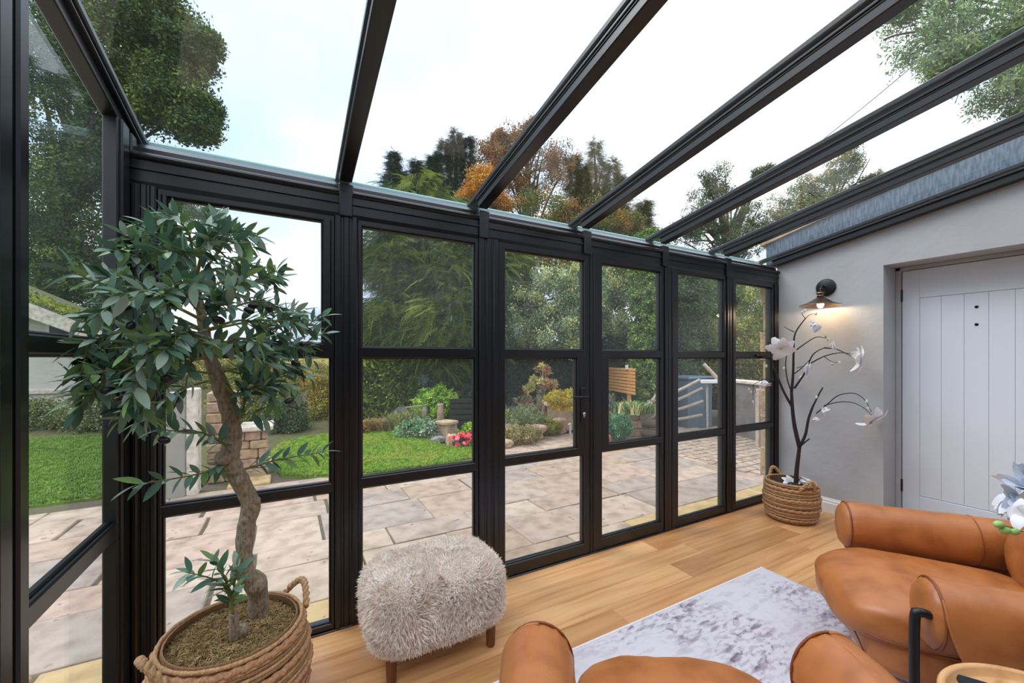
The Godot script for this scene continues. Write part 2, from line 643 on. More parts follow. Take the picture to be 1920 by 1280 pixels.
func post(p: Node, x0: float, x1: float, z0 := -0.1, z1 := 0.0, y1 := 2.14) -> void:
	var g := G.new()
	g.span(Vector3(x0, 0.004, z0), Vector3(x1, y1, z1 - 0.008), 0.003)
	var w := x1 - x0
	g.span(Vector3(x0, 0.004, z1 - 0.02), Vector3(x0 + w * 0.28, y1, z1), 0.006)
	g.span(Vector3(x0 + w * 0.36, 0.004, z1 - 0.02), Vector3(x0 + w * 0.64, y1, z1 - 0.003), 0.005)
	g.span(Vector3(x0 + w * 0.72, 0.004, z1 - 0.02), Vector3(x1, y1, z1), 0.006)
	part("post", g, M.anthracite_metal, p)


func build_front() -> void:
	var f := struct("wall_front", "dark grey aluminium posts and eaves beam of the long glazed wall", "wall")
	post(f, 0.0, 0.085)
	post(f, 0.79, 0.9)
	post(f, 1.6, 1.735)
	post(f, 2.47, 2.51, -0.08, -0.004)
	post(f, 3.235, 3.352)
	post(f, 4.045, 4.155)
	post(f, 4.815, 4.88)
	var g := G.new()
	g.extrude([Vector2(-0.11, 2.13), Vector2(-0.012, 2.13), Vector2(-0.006, 2.15), Vector2(-0.006, 2.2), Vector2(-0.006, 2.265), Vector2(-0.028, 2.28), Vector2(-0.03, 2.302), Vector2(-0.09, 2.341), Vector2(-0.11, 2.345)], 0.0, 4.88, turn_x())
	g.extrude([Vector2(-0.02, 2.196), Vector2(0.003, 2.199), Vector2(0.003, 2.208), Vector2(-0.02, 2.211)], 0.0, 4.88, turn_x())
	g.extrude([Vector2(-0.03, 2.24), Vector2(-0.002, 2.24), Vector2(0.008, 2.247), Vector2(0.011, 2.256), Vector2(0.008, 2.265), Vector2(-0.002, 2.272), Vector2(-0.03, 2.272)], 0.0, 4.88, turn_x())
	part("eaves_beam", g, M.anthracite_metal, f)
	g = G.new()
	g.span(Vector3(-0.05, -0.06, -0.13), Vector3(4.93, 0.006, -0.002), 0.004)
	part("sill", g, M.anthracite_metal, f)
	var rows := [0.045, 0.7, 0.77, 1.396, 1.462, 2.095]
	var w := struct("window_1", "leftmost tall window, with an opening casement above, behind the olive tree", "window")
	leaf(w, 0.085, 0.79, [0.1, 0.1, 0.118], [0.772, 0.772, 0.735], [0.045, 0.7, 0.765, 1.4, 1.478, 2.095])
	w = struct("window_2", "tall fixed window behind the fluffy footstool", "window")
	leaf(w, 0.9, 1.6, [0.922, 0.922, 0.922], [1.578, 1.578, 1.578], rows)
	var dr := [0.09, 0.705, 0.775, 1.396, 1.462, 2.085]
	w = struct("door_1", "glazed door leaf with the black lever handle", "door")
	leaf(w, 1.735, 2.47, [1.785, 1.785, 1.785], [2.42, 2.36, 2.42], dr)
	handle(w, 2.405, 1.13)
	w = struct("door_2", "glazed door leaf to the right of the handle", "door")
	leaf(w, 2.51, 3.235, [2.585, 2.65, 2.585], [3.2, 3.2, 3.2], dr)
	w = struct("window_3", "tall window between the doors and the last narrow window", "window")
	leaf(w, 3.352, 4.045, [3.405, 3.405, 3.405], [4.02, 4.02, 4.02], [0.07, 0.7, 0.77, 1.396, 1.46, 2.1])
	w = struct("window_4", "rightmost tall window beside the magnolia", "window")
	leaf(w, 4.155, 4.815, [4.19, 4.19, 4.19], [4.79, 4.79, 4.79], [0.06, 0.7, 0.77, 1.396, 1.46, 2.09])
	g = G.new()
	g.span(Vector3(4.5, 1.414, -0.008), Vector3(4.68, 1.434, 0.02), 0.006)
	g.span(Vector3(4.57, 1.4, -0.01), Vector3(4.61, 1.445, 0.008), 0.004)
	part("casement_latch", g, M.black_metal, w)


func turn_x() -> Transform3D:  # outline (z, y) extruded along x
	return Transform3D(Basis(Vector3(0, 0, 1), Vector3(0, 1, 0), Vector3(1, 0, 0)), Vector3.ZERO)


func handle(o: Node3D, x: float, y: float) -> void:
	var g := G.new()
	g.span(Vector3(x - 0.02, y - 0.19, -0.014), Vector3(x + 0.02, y + 0.06, -0.002), 0.005)
	part("handle_plate", g, M.black_metal, o)
	g = G.new()
	g.tube(curve([Vector3(x, y, -0.005), Vector3(x, y, 0.045), Vector3(x - 0.02, y, 0.058), Vector3(x - 0.06, y + 0.002, 0.06), Vector3(x - 0.135, y + 0.004, 0.058)], 4), 0.0095, 10)
	part("handle_lever", g, M.black_metal, o)
	g = G.new()
	g.lathe([Vector2(0.0, 0.0), Vector2(0.013, 0.0), Vector2(0.013, 0.012), Vector2(0.0, 0.013)], 16, Transform3D(Basis(Vector3.RIGHT, PI / 2), Vector3(x, y - 0.125, -0.003)))
	g.span(Vector3(x - 0.007, y - 0.15, -0.003), Vector3(x + 0.007, y - 0.125, 0.006), 0.003)
	part("lock_cylinder", g, M.steel, o)


func roof_y(z: float) -> float:
	return 2.393 + 0.172 * (z + 0.03)


func build_left() -> void:
	var f := struct("wall_left", "glazed end wall of dark grey aluminium at the left", "wall")
	# bars in the plane x = 0, running in z or y
	var spans := [[0.1, 0.74], [0.89, 2.11], [2.21, 3.3]]
	for z in [[-0.1, 0.12], [0.73, 0.9], [2.1, 2.22]]:
		var g := G.new()
		g.span(Vector3(-0.05, 0.0, z[0]), Vector3(-0.004, roof_y(z[0]) - 0.03, z[1]), 0.004)
		g.span(Vector3(-0.02, 0.0, z[0] + 0.03), Vector3(0.006, roof_y(z[0]) - 0.03, z[0] + (z[1] - z[0]) * 0.42), 0.006)
		g.span(Vector3(-0.02, 0.0, z[0] + (z[1] - z[0]) * 0.55), Vector3(0.006, roof_y(z[0]) - 0.03, z[1] - 0.02), 0.006)
		part("post", g, M.anthracite_metal, f)
	var names := ["bottom_rail", "middle_rail", "transom"]
	for s in spans:
		var k := 0
		for y in [[0.0, 0.07], [0.69, 0.755], [1.41, 1.465]]:
			var g := G.new()
			g.span(Vector3(-0.05, y[0], s[0] - 0.005), Vector3(-0.008, y[1], s[1] + 0.005), 0.006)
			g.span(Vector3(-0.048, y[0] - 0.008, s[0]), Vector3(-0.024, y[1] + 0.01, s[1]), 0.005)
			part(names[k], g, M.anthracite_metal, f)
			k += 1
		for y in [[0.065, 0.695], [0.75, 1.415]]:
			pane(f, Vector3(-0.048, y[0], s[0]), Vector3(-0.042, y[1], s[1]))
		var g2 := G.new()
		g2.extrude([Vector2(s[0], 1.46), Vector2(s[1], 1.46), Vector2(s[1], roof_y(s[1]) - 0.05), Vector2(s[0], roof_y(s[0]) - 0.05)], -0.048, -0.042, turn_x())
		part("pane", g2, M.glass, f)
	var g3 := G.new()
	var t := slope(0.0)
	g3.box(Vector3(-0.03, -0.044, 1.65), Vector3(0.052, 0.062, 3.7), 0.004, Basis())
	g3.box(Vector3(-0.012, -0.024, 1.65), Vector3(0.05, 0.012, 3.7), 0.004, Basis())
	var o := part("gable_bar", g3, M.anthracite_metal, f)
	o.transform = t
	g3 = G.new()
	g3.span(Vector3(-0.09, -0.12, -0.12), Vector3(0.0, 0.005, 3.4), 0.003)
	part("sill", g3, M.anthracite_metal, f)


func slope(x: float) -> Transform3D:  # local z runs up the roof from the eaves, local y is square to the glass
	return Transform3D(Basis(Vector3.RIGHT, -atan(0.172)), Vector3(x, roof_y(0.0), 0.0))


func build_roof() -> void:
	var c := struct("ceiling", "lean-to glass roof on dark grey rafters", "ceiling")
	var xs := [-0.02, 0.842, 1.628, 2.432, 3.23, 4.052, 4.86]
	for i in xs.size():
		var g := G.new()
		if i > 0 and i < 6:
			g.box(Vector3(0, -0.05, 1.68), Vector3(0.064, 0.05, 3.42), 0.004)
			g.box(Vector3(0, -0.022, 1.68), Vector3(0.08, 0.014, 3.42), 0.003)
			g.box(Vector3(0, -0.035, 1.68), Vector3(0.072, 0.006, 3.42), 0.002)
		elif i == 6:
			g.box(Vector3(-0.012, -0.044, 1.68), Vector3(0.066, 0.062, 3.44), 0.004)
			g.box(Vector3(-0.035, -0.02, 1.68), Vector3(0.06, 0.014, 3.44), 0.003)
		g.box(Vector3(0, 0.02, 1.6), Vector3(0.07, 0.03, 3.7), 0.006)
		var o := part("rafter", g, M.anthracite_metal, c)
		o.transform = slope(xs[i])
		if i > 0 and i < 6:
			g = G.new()
			g.span(Vector3(xs[i] - 0.032, 2.135, -0.03), Vector3(xs[i] + 0.032, 2.262, 0.014), 0.005)
			g.span(Vector3(xs[i] - 0.036, 2.24, -0.06), Vector3(xs[i] + 0.036, 2.3, 0.012), 0.005)
			part("rafter_foot", g, M.anthracite_metal, c)
	for i in xs.size() - 1:
		var g := G.new()
		g.span(Vector3(0.012, -0.012, -0.3), Vector3(xs[i + 1] - xs[i] - 0.012, 0.006, 3.42))
		var o := part("pane", g, M.glass, c)
		o.transform = slope(xs[i])
	var g2 := G.new()
	g2.extrude([Vector2(-0.27, 2.2), Vector2(-0.26, 2.2), Vector2(-0.26, 2.28), Vector2(-0.27, 2.28)], -0.1, 4.95, turn_x())
	g2.extrude([Vector2(-0.27, 2.19), Vector2(-0.11, 2.19), Vector2(-0.11, 2.2), Vector2(-0.27, 2.2)], -0.1, 4.95, turn_x())
	g2.tube([Vector3(-0.1, 2.285, -0.268), Vector3(4.95, 2.285, -0.268)], 0.009, 8)
	part("gutter", g2, M.zinc, c)
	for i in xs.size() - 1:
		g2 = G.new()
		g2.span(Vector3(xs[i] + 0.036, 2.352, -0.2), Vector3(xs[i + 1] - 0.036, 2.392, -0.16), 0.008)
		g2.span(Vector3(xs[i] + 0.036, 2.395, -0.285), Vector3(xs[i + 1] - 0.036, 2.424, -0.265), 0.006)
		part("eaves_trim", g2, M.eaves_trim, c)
	g2 = G.new()
	g2.span(Vector3(-0.08, 2.72, 3.28), Vector3(4.95, 2.95, 3.42), 0.01)
	part("ridge_beam", g2, M.anthracite_metal, c)


func build_right() -> void:
	var w := struct("wall_right", "pale grey plastered wall with the deep door recess at the right", "wall")
	var x0 := 4.88
	var x1 := 5.16
	var g := G.new()
	# up to the roof, around the recess z 0.81 .. 1.78, y 0 .. 2.166
	var yx := func(z): return roof_y(z) - 0.0
	for s in [[-0.02, 0.81, 0.0], [0.81, 1.78, 2.166], [1.78, 3.45, 0.0]]:
		g.extrude([Vector2(s[0], s[2]), Vector2(s[1], s[2]), Vector2(s[1], yx.call(s[1])), Vector2(s[0], yx.call(s[0]))], x0, x1 + 0.2, turn_x())
	part("plaster", g, M.wall_paint, w)
	# parapet above the roof glass, with stained lead and a sandstone coping
	g = G.new()
	g.extrude([Vector2(-0.15, roof_y(-0.15) - 0.02), Vector2(3.5, roof_y(3.5) - 0.02), Vector2(3.5, roof_y(3.5) + 0.4), Vector2(-0.15, roof_y(-0.15) + 0.2)], 4.925, 5.3, turn_x())
	part("parapet", g, M.lead, w)
	g = G.new()
	g.extrude([Vector2(-0.2, roof_y(-0.2) + 0.2), Vector2(3.5, roof_y(3.5) + 0.4), Vector2(3.5, roof_y(3.5) + 0.46), Vector2(-0.2, roof_y(-0.2) + 0.26)], 4.9, 5.35, turn_x())
	part("coping", g, M.sandstone, w)
	# stone quoins of the outer corner
	for i in 8:
		g = G.new()
		var z1: float = -0.18 if i % 2 else -0.15
		g.span(Vector3(4.862, -0.1 + i * 0.295, z1), Vector3(5.36, -0.1 + i * 0.295 + 0.287, -0.022), 0.008)
		part("stone", g, M.sandstone, w)
	# door frame and boarded door at the back of the recess
	g = G.new()
	g.span(Vector3(5.115, 0.0, 0.81), Vector3(5.18, 2.166, 0.845), 0.004)
	g.span(Vector3(5.115, 2.135, 0.81), Vector3(5.18, 2.166, 1.78), 0.004)
	g.span(Vector3(5.115, 0.0, 1.745), Vector3(5.18, 2.166, 1.78), 0.004)
	part("door_frame", g, M.wall_paint, w)
	var d := struct("door_3", "white boarded door with a row of two small dark holes, in the recess", "door")
	g = G.new()
	g.span(Vector3(5.145, 0.012, 0.85), Vector3(5.185, 2.13, 1.74), 0.003)
	part("door_back", g, M.white_paint, d)
	var z := 0.958
	for i in 6:
		g = G.new()
		g.span(Vector3(5.132, 0.265, z + 0.0006), Vector3(5.16, 1.894, z + 0.1244), 0.0022)
		part("plank", g, M.white_paint, d)
		z += 0.125
	g = G.new()
	g.span(Vector3(5.126, 0.012, 0.85), Vector3(5.17, 2.13, 0.958), 0.004)
	g.span(Vector3(5.127, 1.895, 0.957), Vector3(5.17, 2.13, 1.706), 0.003)
	g.span(Vector3(5.127, 0.012, 0.957), Vector3(5.17, 0.262, 1.706), 0.003)
	g.span(Vector3(5.126, 0.012, 1.705), Vector3(5.17, 2.13, 1.74), 0.004)
	part("door_stile", g, M.white_paint, d)
	for y in [1.786, 1.653]:
		g = G.new()
		g.lathe([Vector2(0.0, 0.0), Vector2(0.011, 0.0), Vector2(0.011, 0.004), Vector2(0.006, 0.006), Vector2(0.0, 0.002)], 14, Transform3D(Basis(Vector3(0, 0, 1), PI / 2), Vector3(5.134, y, 1.272)))
		part("bolt_hole", g, M.dark_hole, d)
	for y in [1.926, 0.326]:
		g = G.new()
		g.tube([Vector3(5.124, y - 0.05, 0.848), Vector3(5.124, y + 0.05, 0.848)], 0.008, 10)
		part("hinge", g, M.black_metal, d)
	var b := struct("baseboard_right", "white moulded baseboard along the pale grey wall", "baseboard")
	for s in [[0.0, 0.826]]:
		g = G.new()
		g.extrude([Vector2(0.0, 0.0), Vector2(0.02, 0.0), Vector2(0.02, 0.085), Vector2(0.014, 0.095), Vector2(0.014, 0.108), Vector2(0.008, 0.118), Vector2(0.006, 0.128), Vector2(0.0, 0.13)], s[0], s[1], Transform3D(Basis(Vector3(-1, 0, 0), Vector3(0, 1, 0), Vector3(0, 0, 1)), Vector3(4.88, 0, 0)))
		part("moulding", g, M.trim_paint, b)
	g = G.new()
	g.extrude([Vector2(0.0, 0.0), Vector2(0.02, 0.0), Vector2(0.02, 0.085), Vector2(0.014, 0.095), Vector2(0.014, 0.108), Vector2(0.008, 0.118), Vector2(0.006, 0.128), Vector2(0.0, 0.13)], 4.862, 5.115, Transform3D(Basis(Vector3(0, 0, 1), Vector3(0, 1, 0), Vector3(1, 0, 0)), Vector3(0, 0, 0.81)))
	part("moulding", g, M.trim_paint, b)


func build_back() -> void:
	var w := struct("wall_back", "house wall behind the camera with a wide opening to a dim room", "wall")
	var g := G.new()
	g.span(Vector3(-0.1, -0.1, 3.3), Vector3(0.45, 3.02, 3.5))
	g.span(Vector3(3.4, -0.1, 3.3), Vector3(5.36, 3.02, 3.5))
	g.span(Vector3(0.45, 2.2, 3.3), Vector3(3.4, 3.02, 3.5))
	part("plaster", g, M.wall_paint, w)
	g = G.new()
	g.span(Vector3(-0.1, -0.1, 3.5), Vector3(0.0, 2.5, 7.5))
	g.span(Vector3(5.0, -0.1, 3.5), Vector3(5.1, 2.5, 7.5))
	g.span(Vector3(-0.1, -0.1, 7.5), Vector3(5.1, 2.5, 7.6))
	g.span(Vector3(-0.1, 2.5, 3.5), Vector3(5.1, 2.6, 7.6))
	part("inner_wall", g, M.wall_paint, w)
	g = G.new()
	g.span(Vector3(-0.1, -0.1, 3.45), Vector3(5.1, 0.0, 7.6))
	part("inner_floor", g, M.brown_wood, w)


# ---------------------------------------------------------------- outside
func build_ground() -> void:
	var s := struct("ground", "dark garden soil around and beyond the lawn", "ground")
	var g := G.new()
	var f := noise(40, 0.25, 3)
	var rows := []
	for i in 50:
		var row := PackedVector3Array()
		for j in 70:
			var x := -24.0 + j * 0.8
			var z := 6.0 - i * 0.8
			var far := smoothstep(-6.5, -14.0, z)
			var y := -0.19 + (0.12 * f.get_noise_2d(x, z)) * smoothstep(-4.0, -8.0, z) + far * 0.5
			if z > -6.6:
				y = minf(y, -0.18)
			row.append(Vector3(x, y, z))
		rows.append(row)
	g.grid(rows)
	part("soil", g, M.soil, s)
	# the far hillside
	var h := struct("hill", "far hillside golden with autumn bracken", "hill")
	g = G.new()
	rows = []
	for i in 24:
		var row := PackedVector3Array()
		for j in 40:
			var a := deg_to_rad(-75.0 + j * 3.4)
			var d := 34.0 + i * 2.5
			var y := -1.0 + 3.4 * smoothstep(0.0, 14.0, float(i)) + 0.5 * f.get_noise_2d(j * 3.0, i * 3.0)
			row.append(Vector3(0.586 + sin(a) * d, y, 2.25 - cos(a) * d))
		rows.append(row)
	g.grid(rows)
	part("hillside", g, M.bracken, h)


func inside(p: Vector2, poly: PackedVector2Array) -> bool:
	return Geometry2D.is_point_in_polygon(p, poly)


func build_patio() -> void:
	var o := struct("patio", "riven buff and pink flagstone patio outside the glass, with small setts at its right", "patio")
	var g := G.new()
	g.span(Vector3(-3.6, -0.19, -4.05), Vector3(9.0, -0.135, -0.1))
	part("mortar_bed", g, M.mortar, o)
	var z := -0.13
	var depths := [0.42, 0.56, 0.36, 0.62, 0.45, 0.52, 0.38, 0.5, 0.4]
	for r in depths.size():
		var dz: float = depths[r]
		var x := -3.5 + rng.randf_range(-0.4, 0.0)
		while x < 8.3:
			var l := rng.randf_range(0.5, 1.05)
			var a := x
			var b := x + l
			x = b
			var zc := z - dz * 0.5
			if z - dz < -3.3 and (a + b) * 0.5 < 3.1:
				if zc < -3.4:
					continue
			if (a + b) * 0.5 > 6.1 and zc < -0.8 and zc > -3.2:
				continue
			var t := "flag_%d" % (5 if r == 0 and rng.randf() < 0.75 else rng.randi() % 5)
			part("flagstone", flag(a, b, z - dz, z, 0.009), M[t], o)
		z -= dz
	# setts: small square blocks in the far right corner
	var ang := -0.12
	for i in 18:
		for j in 15:
			var p := Vector3(5.75 + i * 0.158 + (j % 2) * 0.07, 0, -3.14 + j * 0.158)
			p.x += (p.z + 2.0) * ang
			if p.x < 5.8 or p.x > 8.3:
				continue
			var s := flag(p.x, p.x + 0.142, p.z, p.z + 0.142, 0.005, 0.028)
			part("sett", s, M["flag_%d" % (rng.randi() % 5)], o)


func flag(a: float, b: float, z0: float, z1: float, gap: float, rise := 0.012) -> G:
	var g := G.new()
	var y := -0.12 + rng.randf_range(-0.004, 0.004) + (rise - 0.012)
	var j := func(): return rng.randf_range(-0.005, 0.005)
	var top := []
	var low := []
	var mx := (a + b) * 0.5
	var mz := (z0 + z1) * 0.5
	var out := [Vector2(a, z0), Vector2(mx, z0), Vector2(b, z0), Vector2(b, mz), Vector2(b, z1), Vector2(mx, z1), Vector2(a, z1), Vector2(a, mz)]
	for q in out:
		var e := Vector2(q.x + (gap if q.x == a else -gap if q.x == b else 0.0) + j.call(), q.y + (gap if q.y == z0 else -gap if q.y == z1 else 0.0) + j.call())
		low.append(Vector3(e.x, -0.145, e.y))
		var c := e.lerp(Vector2(mx, mz), 0.02)
		top.append(Vector3(c.x, y + j.call() * 0.4, c.y))
	var mid := Vector3(mx, y - 0.02, mz)
	for i in 8:
		var k := (i + 1) % 8
		g.poly([low[i], low[k], top[k] - Vector3(0, 0.004, 0), top[i] - Vector3(0, 0.004, 0)], mid)
		g.poly([top[i] - Vector3(0, 0.004, 0), top[k] - Vector3(0, 0.004, 0), top[k].lerp(Vector3(mx, y, mz), 0.02), top[i].lerp(Vector3(mx, y, mz), 0.02)], mid)
		g.poly([top[i].lerp(Vector3(mx, y, mz), 0.02), top[k].lerp(Vector3(mx, y, mz), 0.02), Vector3(mx, y, mz)], mid)
	return g


func tuft_mesh(blades: int, h: float, w: float, lean: float, sd: int) -> ArrayMesh:
	var g := G.new()
	var r := RandomNumberGenerator.new()
	r.seed = sd
	for i in blades:
		var a := r.randf() * TAU
		var d := Vector3(cos(a), 0, sin(a))
		var s := Vector3(-d.z, 0, d.x) * w * 0.5
		var o := Vector3(r.randf_range(-1, 1), 0, r.randf_range(-1, 1)) * h * 0.25
		var hh := h * r.randf_range(0.6, 1.0)
		var m := o + d * lean * hh * 0.35 + Vector3.UP * hh * 0.6
		var t := o + d * lean * hh + Vector3.UP * hh * (1.0 - lean * 0.25)
		g.poly([o - s, o + s, m + s * 0.8, m - s * 0.8], o - d)
		g.poly([m - s * 0.8, m + s * 0.8, t], o - d)
	return g.mesh()


func grass_field(o: Node3D, area: PackedVector2Array, y: float, per: float, cols: Array) -> void:
	var lo := Vector2(1e9, 1e9)
	var hi := -lo
	for p in area:
		lo = lo.min(p)
		hi = hi.max(p)
	var tri := Geometry2D.triangulate_polygon(area)
	var g := G.new()
	for i in range(0, tri.size(), 3):
		var t := []
		for k in 3:
			t.append(Vector3(area[tri[i + k]].x, y, area[tri[i + k]].y))
		g.poly(t, Vector3(0, -9, 0))
	for i in area.size():
		var a := area[i]
		var b := area[(i + 1) % area.size()]
		g.poly([Vector3(a.x, y, a.y), Vector3(b.x, y, b.y), Vector3(b.x, y - 0.1, b.y), Vector3(a.x, y - 0.1, a.y)], Vector3((lo.x + hi.x) / 2, y, (lo.y + hi.y) / 2))
	part("turf", g, M.turf, o)
	var xf := []
	var cc := PackedColorArray()
	var f := noise(44, 0.9, 2)
	for i in int((hi.x - lo.x) * (hi.y - lo.y) * per):
		var p := Vector2(rng.randf_range(lo.x, hi.x), rng.randf_range(lo.y, hi.y))
		if not inside(p, area):
			continue
		var s := rng.randf_range(0.7, 1.3)
		xf.append(Transform3D(Basis(Vector3.UP, rng.randf() * TAU).scaled(Vector3(s, s * rng.randf_range(0.7, 1.2), s)), Vector3(p.x, y - 0.003, p.y)))
		var k := clampf(f.get_noise_2d(p.x, p.y) * 1.5 + 0.5, 0, 0.999)
		cc.append(lin(cols[int(k * cols.size())] if rng.randf() < 0.7 else pick(cols), 0.25))
	scatter("grass", tuft_mesh(7, 0.05, 0.006, 0.6, 5), M.grass, xf, cc, o)


func build_neighbours() -> void:
	# white rendered cottage with a mossy roof, seen through the left wall
	var c := thing("cottage", "white rendered cottage with a mossy roof beyond the left end wall", "building", Vector3(0, 0, 0))
	var g := G.new()
	g.span(Vector3(-9.6, -0.2, -14.6), Vector3(-3.1, 1.9, -11.0))
	part("wall", g, M.white_render, c)
	g = G.new()
	g.extrude([Vector2(-9.6, 1.9), Vector2(-3.1, 1.9), Vector2(-6.35, 3.5)], -14.6, -11.02)
	part("gable", g, M.white_render, c)
	for s in [-1.0, 1.0]:
		var e := Vector2(-6.35 + s * 3.6, 1.72)
		g = G.new()
		g.extrude([Vector2(-6.35, 3.5), e, e + Vector2(0, 0.14), Vector2(-6.35, 3.66)], -14.9, -10.6)
		part("roof", g, M.slate_roof, c)
		g = G.new()
		g.extrude([Vector2(-6.35, 3.2), e + Vector2(0, -0.22), e + Vector2(0, 0.06), Vector2(-6.35, 3.58)], -10.62, -10.54)
		part("bargeboard", g, M.pale_stone, c)
		var xf := []
		var cc := PackedColorArray()
		for i in 900:
			var k := rng.randf()
			xf.append(Transform3D(turned().scaled(Vector3.ONE * rng.randf_range(0.4, 1.2)), Vector3(lerpf(-6.35, e.x, k), lerpf(3.66, e.y + 0.14, k), -10.6 - pow(rng.randf(), 2.0) * 2.5)))
			cc.append(lin(pick([Color(0.55, 0.62, 0.2), Color(0.45, 0.5, 0.16), Color(0.64, 0.68, 0.3)]), 0.2))
		scatter("moss", cluster_mesh(10, 0.06, 0.06, 0.04, 3), M.leaf, xf, cc, c)
	g = G.new()
	g.span(Vector3(-9.7, 0.58, -11.1), Vector3(-3.0, 0.68, -10.94), 0.01)
	part("gutter", g, M.pale_stone, c)
	for x in [-5.4, -4.3]:
		g = G.new()
		g.span(Vector3(x, 1.9, -11.06), Vector3(x + 0.8, 2.3, -10.98), 0.01)
		var w := part("window", g, M.white_paint, c)
		g = G.new()
		g.span(Vector3(x + 0.06, 1.96, -11.0), Vector3(x + 0.74, 2.24, -10.972))
		part("pane", g, M.phone_black, w)
	var gr := thing("wall_lantern", "small black wire lantern fixed to the white cottage wall", "lantern", Vector3(-3.471, 1.04, -10.717))
	g = G.new()
	for i in 8:
		var a := TAU * i / 8
		g.tube([Vector3(cos(a) * 0.12, -0.13, sin(a) * 0.12), Vector3(cos(a) * 0.14, 0.13, sin(a) * 0.14)], 0.012, 5)
	for y in [-0.13, 0.13]:
		g.lathe([Vector2(0.12, y - 0.015), Vector2(0.15, y), Vector2(0.12, y + 0.015)], 12)
	g.lathe([Vector2(0.15, 0.13), Vector2(0.0, 0.24)], 12)
	part("cage", g, M.black_metal, gr)
	g = G.new()
	g.span(Vector3(-0.02, 0.05, -0.25), Vector3(0.02, 0.09, 0.0), 0.004)
	part("bracket", g, M.black_metal, gr)
	# low grey panel wall with a pale post, then rough stone
	var p := thing("panel_wall", "low smooth grey panel wall with a white end post behind the olive trunk", "wall", Vector3(0, 0, 0))
	g = G.new()
	g.span(Vector3(-1.04, -0.13, -3.62), Vector3(-0.42, 1.02, -3.36), 0.01)
	part("panel", g, M.grey_panel, p)
	g = G.new()
	g.span(Vector3(-0.42, -0.13, -3.6), Vector3(-0.31, 1.06, -3.38), 0.012)
	part("post", g, M.pale_stone, p)
	var st := thing("stone_wall", "rough coursed sandstone garden wall with a flat white cap stone", "wall")
	var y := -0.13
	for r in 9:
		var hh := 0.115 + rng.randf_range(-0.01, 0.02)
		var x := -0.3
		var xe := 0.02 if r > 4 else 0.34
		while x < xe - 0.05:
			var l := rng.randf_range(0.16, 0.3)
			if x + l > xe - 0.06:
				l = xe - x
			g = G.new()
			g.span(Vector3(x + 0.004, y, -4.15 + rng.randf_range(-0.02, 0.02)), Vector3(x + l - 0.004, y + hh - 0.006, -3.8 + rng.randf_range(-0.025, 0.02)), 0.014)
			part("stone", g, pick([M.sandstone, M.pink_stone, M.tan_stone]), st)
			x += l
		y += hh
		if r == 4:
			g = G.new()
			g.span(Vector3(0.03, y, -4.2), Vector3(0.4, y + 0.07, -3.74), 0.015)
			part("cap_stone", g, M.pale_stone, st)
	for s in [[-0.05, 0.38, -3.78, -3.42, 0.04, "front"], [0.06, 0.42, -4.9, -4.3, 0.02, "rear"]]:
		var sp := thing("path_slab", "buff stone path slab at the %s of the short path by the stone wall" % s[5], "slab", Vector3(0, 0, 0))
		g = G.new()
		g.span(Vector3(s[0], -0.2, s[2]), Vector3(s[1], -0.1 + s[4] * 0.3, s[3]), 0.012)
		part("slab", g, M.flag_5, sp)
	# grey garden wall with pale coping at the right
	var gw := thing("garden_wall", "grey rendered garden wall with a white coping beyond the setts", "wall", Vector3(8.495, -0.12, -3.124), 0.0)
	gw.rotation.y = -0.4
	g = G.new()
	g.span(Vector3(0.0, -0.06, 0.0), Vector3(0.22, 1.03, 2.6), 0.01)
	part("wall", g, M.grey_render, gw)
	g = G.new()
	g.span(Vector3(-0.04, 1.03, -0.05), Vector3(0.26, 1.09, 2.65), 0.01)
	part("coping", g, M.pale_stone, gw)
	var gp := thing("gate_post", "pale weathered timber gate post with a metal latch box against the grey wall", "post", Vector3(7.673, -0.12, -1.712))
	g = G.new()
	g.span(Vector3(-0.05, -0.04, -0.05), Vector3(0.05, 1.08, 0.05), 0.01)
	g.span(Vector3(-0.2, -0.04, -0.03), Vector3(-0.13, 1.0, 0.03), 0.01)
	part("post", g, M.pink_wood, gp)
	g = G.new()
	g.span(Vector3(-0.17, 0.48, 0.03), Vector3(-0.05, 0.72, 0.09), 0.01)
	g.lathe([Vector2(0.045, -0.01), Vector2(0.045, 0.012), Vector2(0.02, 0.016)], 12, Transform3D(Basis(Vector3.RIGHT, PI / 2), Vector3(-0.11, 0.6, 0.09)))
	part("latch_box", g, M.steel, gp)
	var bin := thing("storage_bin", "blue grey plastic storage bin behind the rustic fence", "bin", Vector3(8.602, 0.318, -3.838))
	g = G.new()
	g.span(Vector3(-0.45, -0.95, -0.3), Vector3(0.35, 0.62, 0.3), 0.04)
	part("body", g, M.blue_plastic, bin)
	g = G.new()
	g.span(Vector3(-0.5, 0.6, -0.34), Vector3(0.4, 0.68, 0.34), 0.03)
	part("lid", g, M.blue_plastic, bin)
	var br := thing("timber_trestle", "white painted timber trestle with one board propped at a slant on the grey wall", "trestle", Vector3(7.771, 0.928, -2.469))
	g = G.new()
	g.box(Vector3(7.639, 0.958, -2.542) - Vector3(7.771, 0.928, -2.469), Vector3(0.6, 0.07, 0.09), 0.01, Basis(Vector3.UP, deg_to_rad(-30)))
	part("rail", g, M.trim_paint, br)
	g = G.new()
	g.tube([Vector3(7.5, 1.288, -2.732) - Vector3(7.771, 0.928, -2.469), Vector3(7.665, 0.988, -2.527) - Vector3(7.771, 0.928, -2.469)], 0.035, 4)
	part("brace", g, M.pink_wood, br)
	g = G.new()
	g.tube([Vector3(7.517, 0.965, -2.666) - Vector3(7.771, 0.928, -2.469), Vector3(7.526, 0.036, -2.661) - Vector3(7.771, 0.928, -2.469)], 0.022, 6)
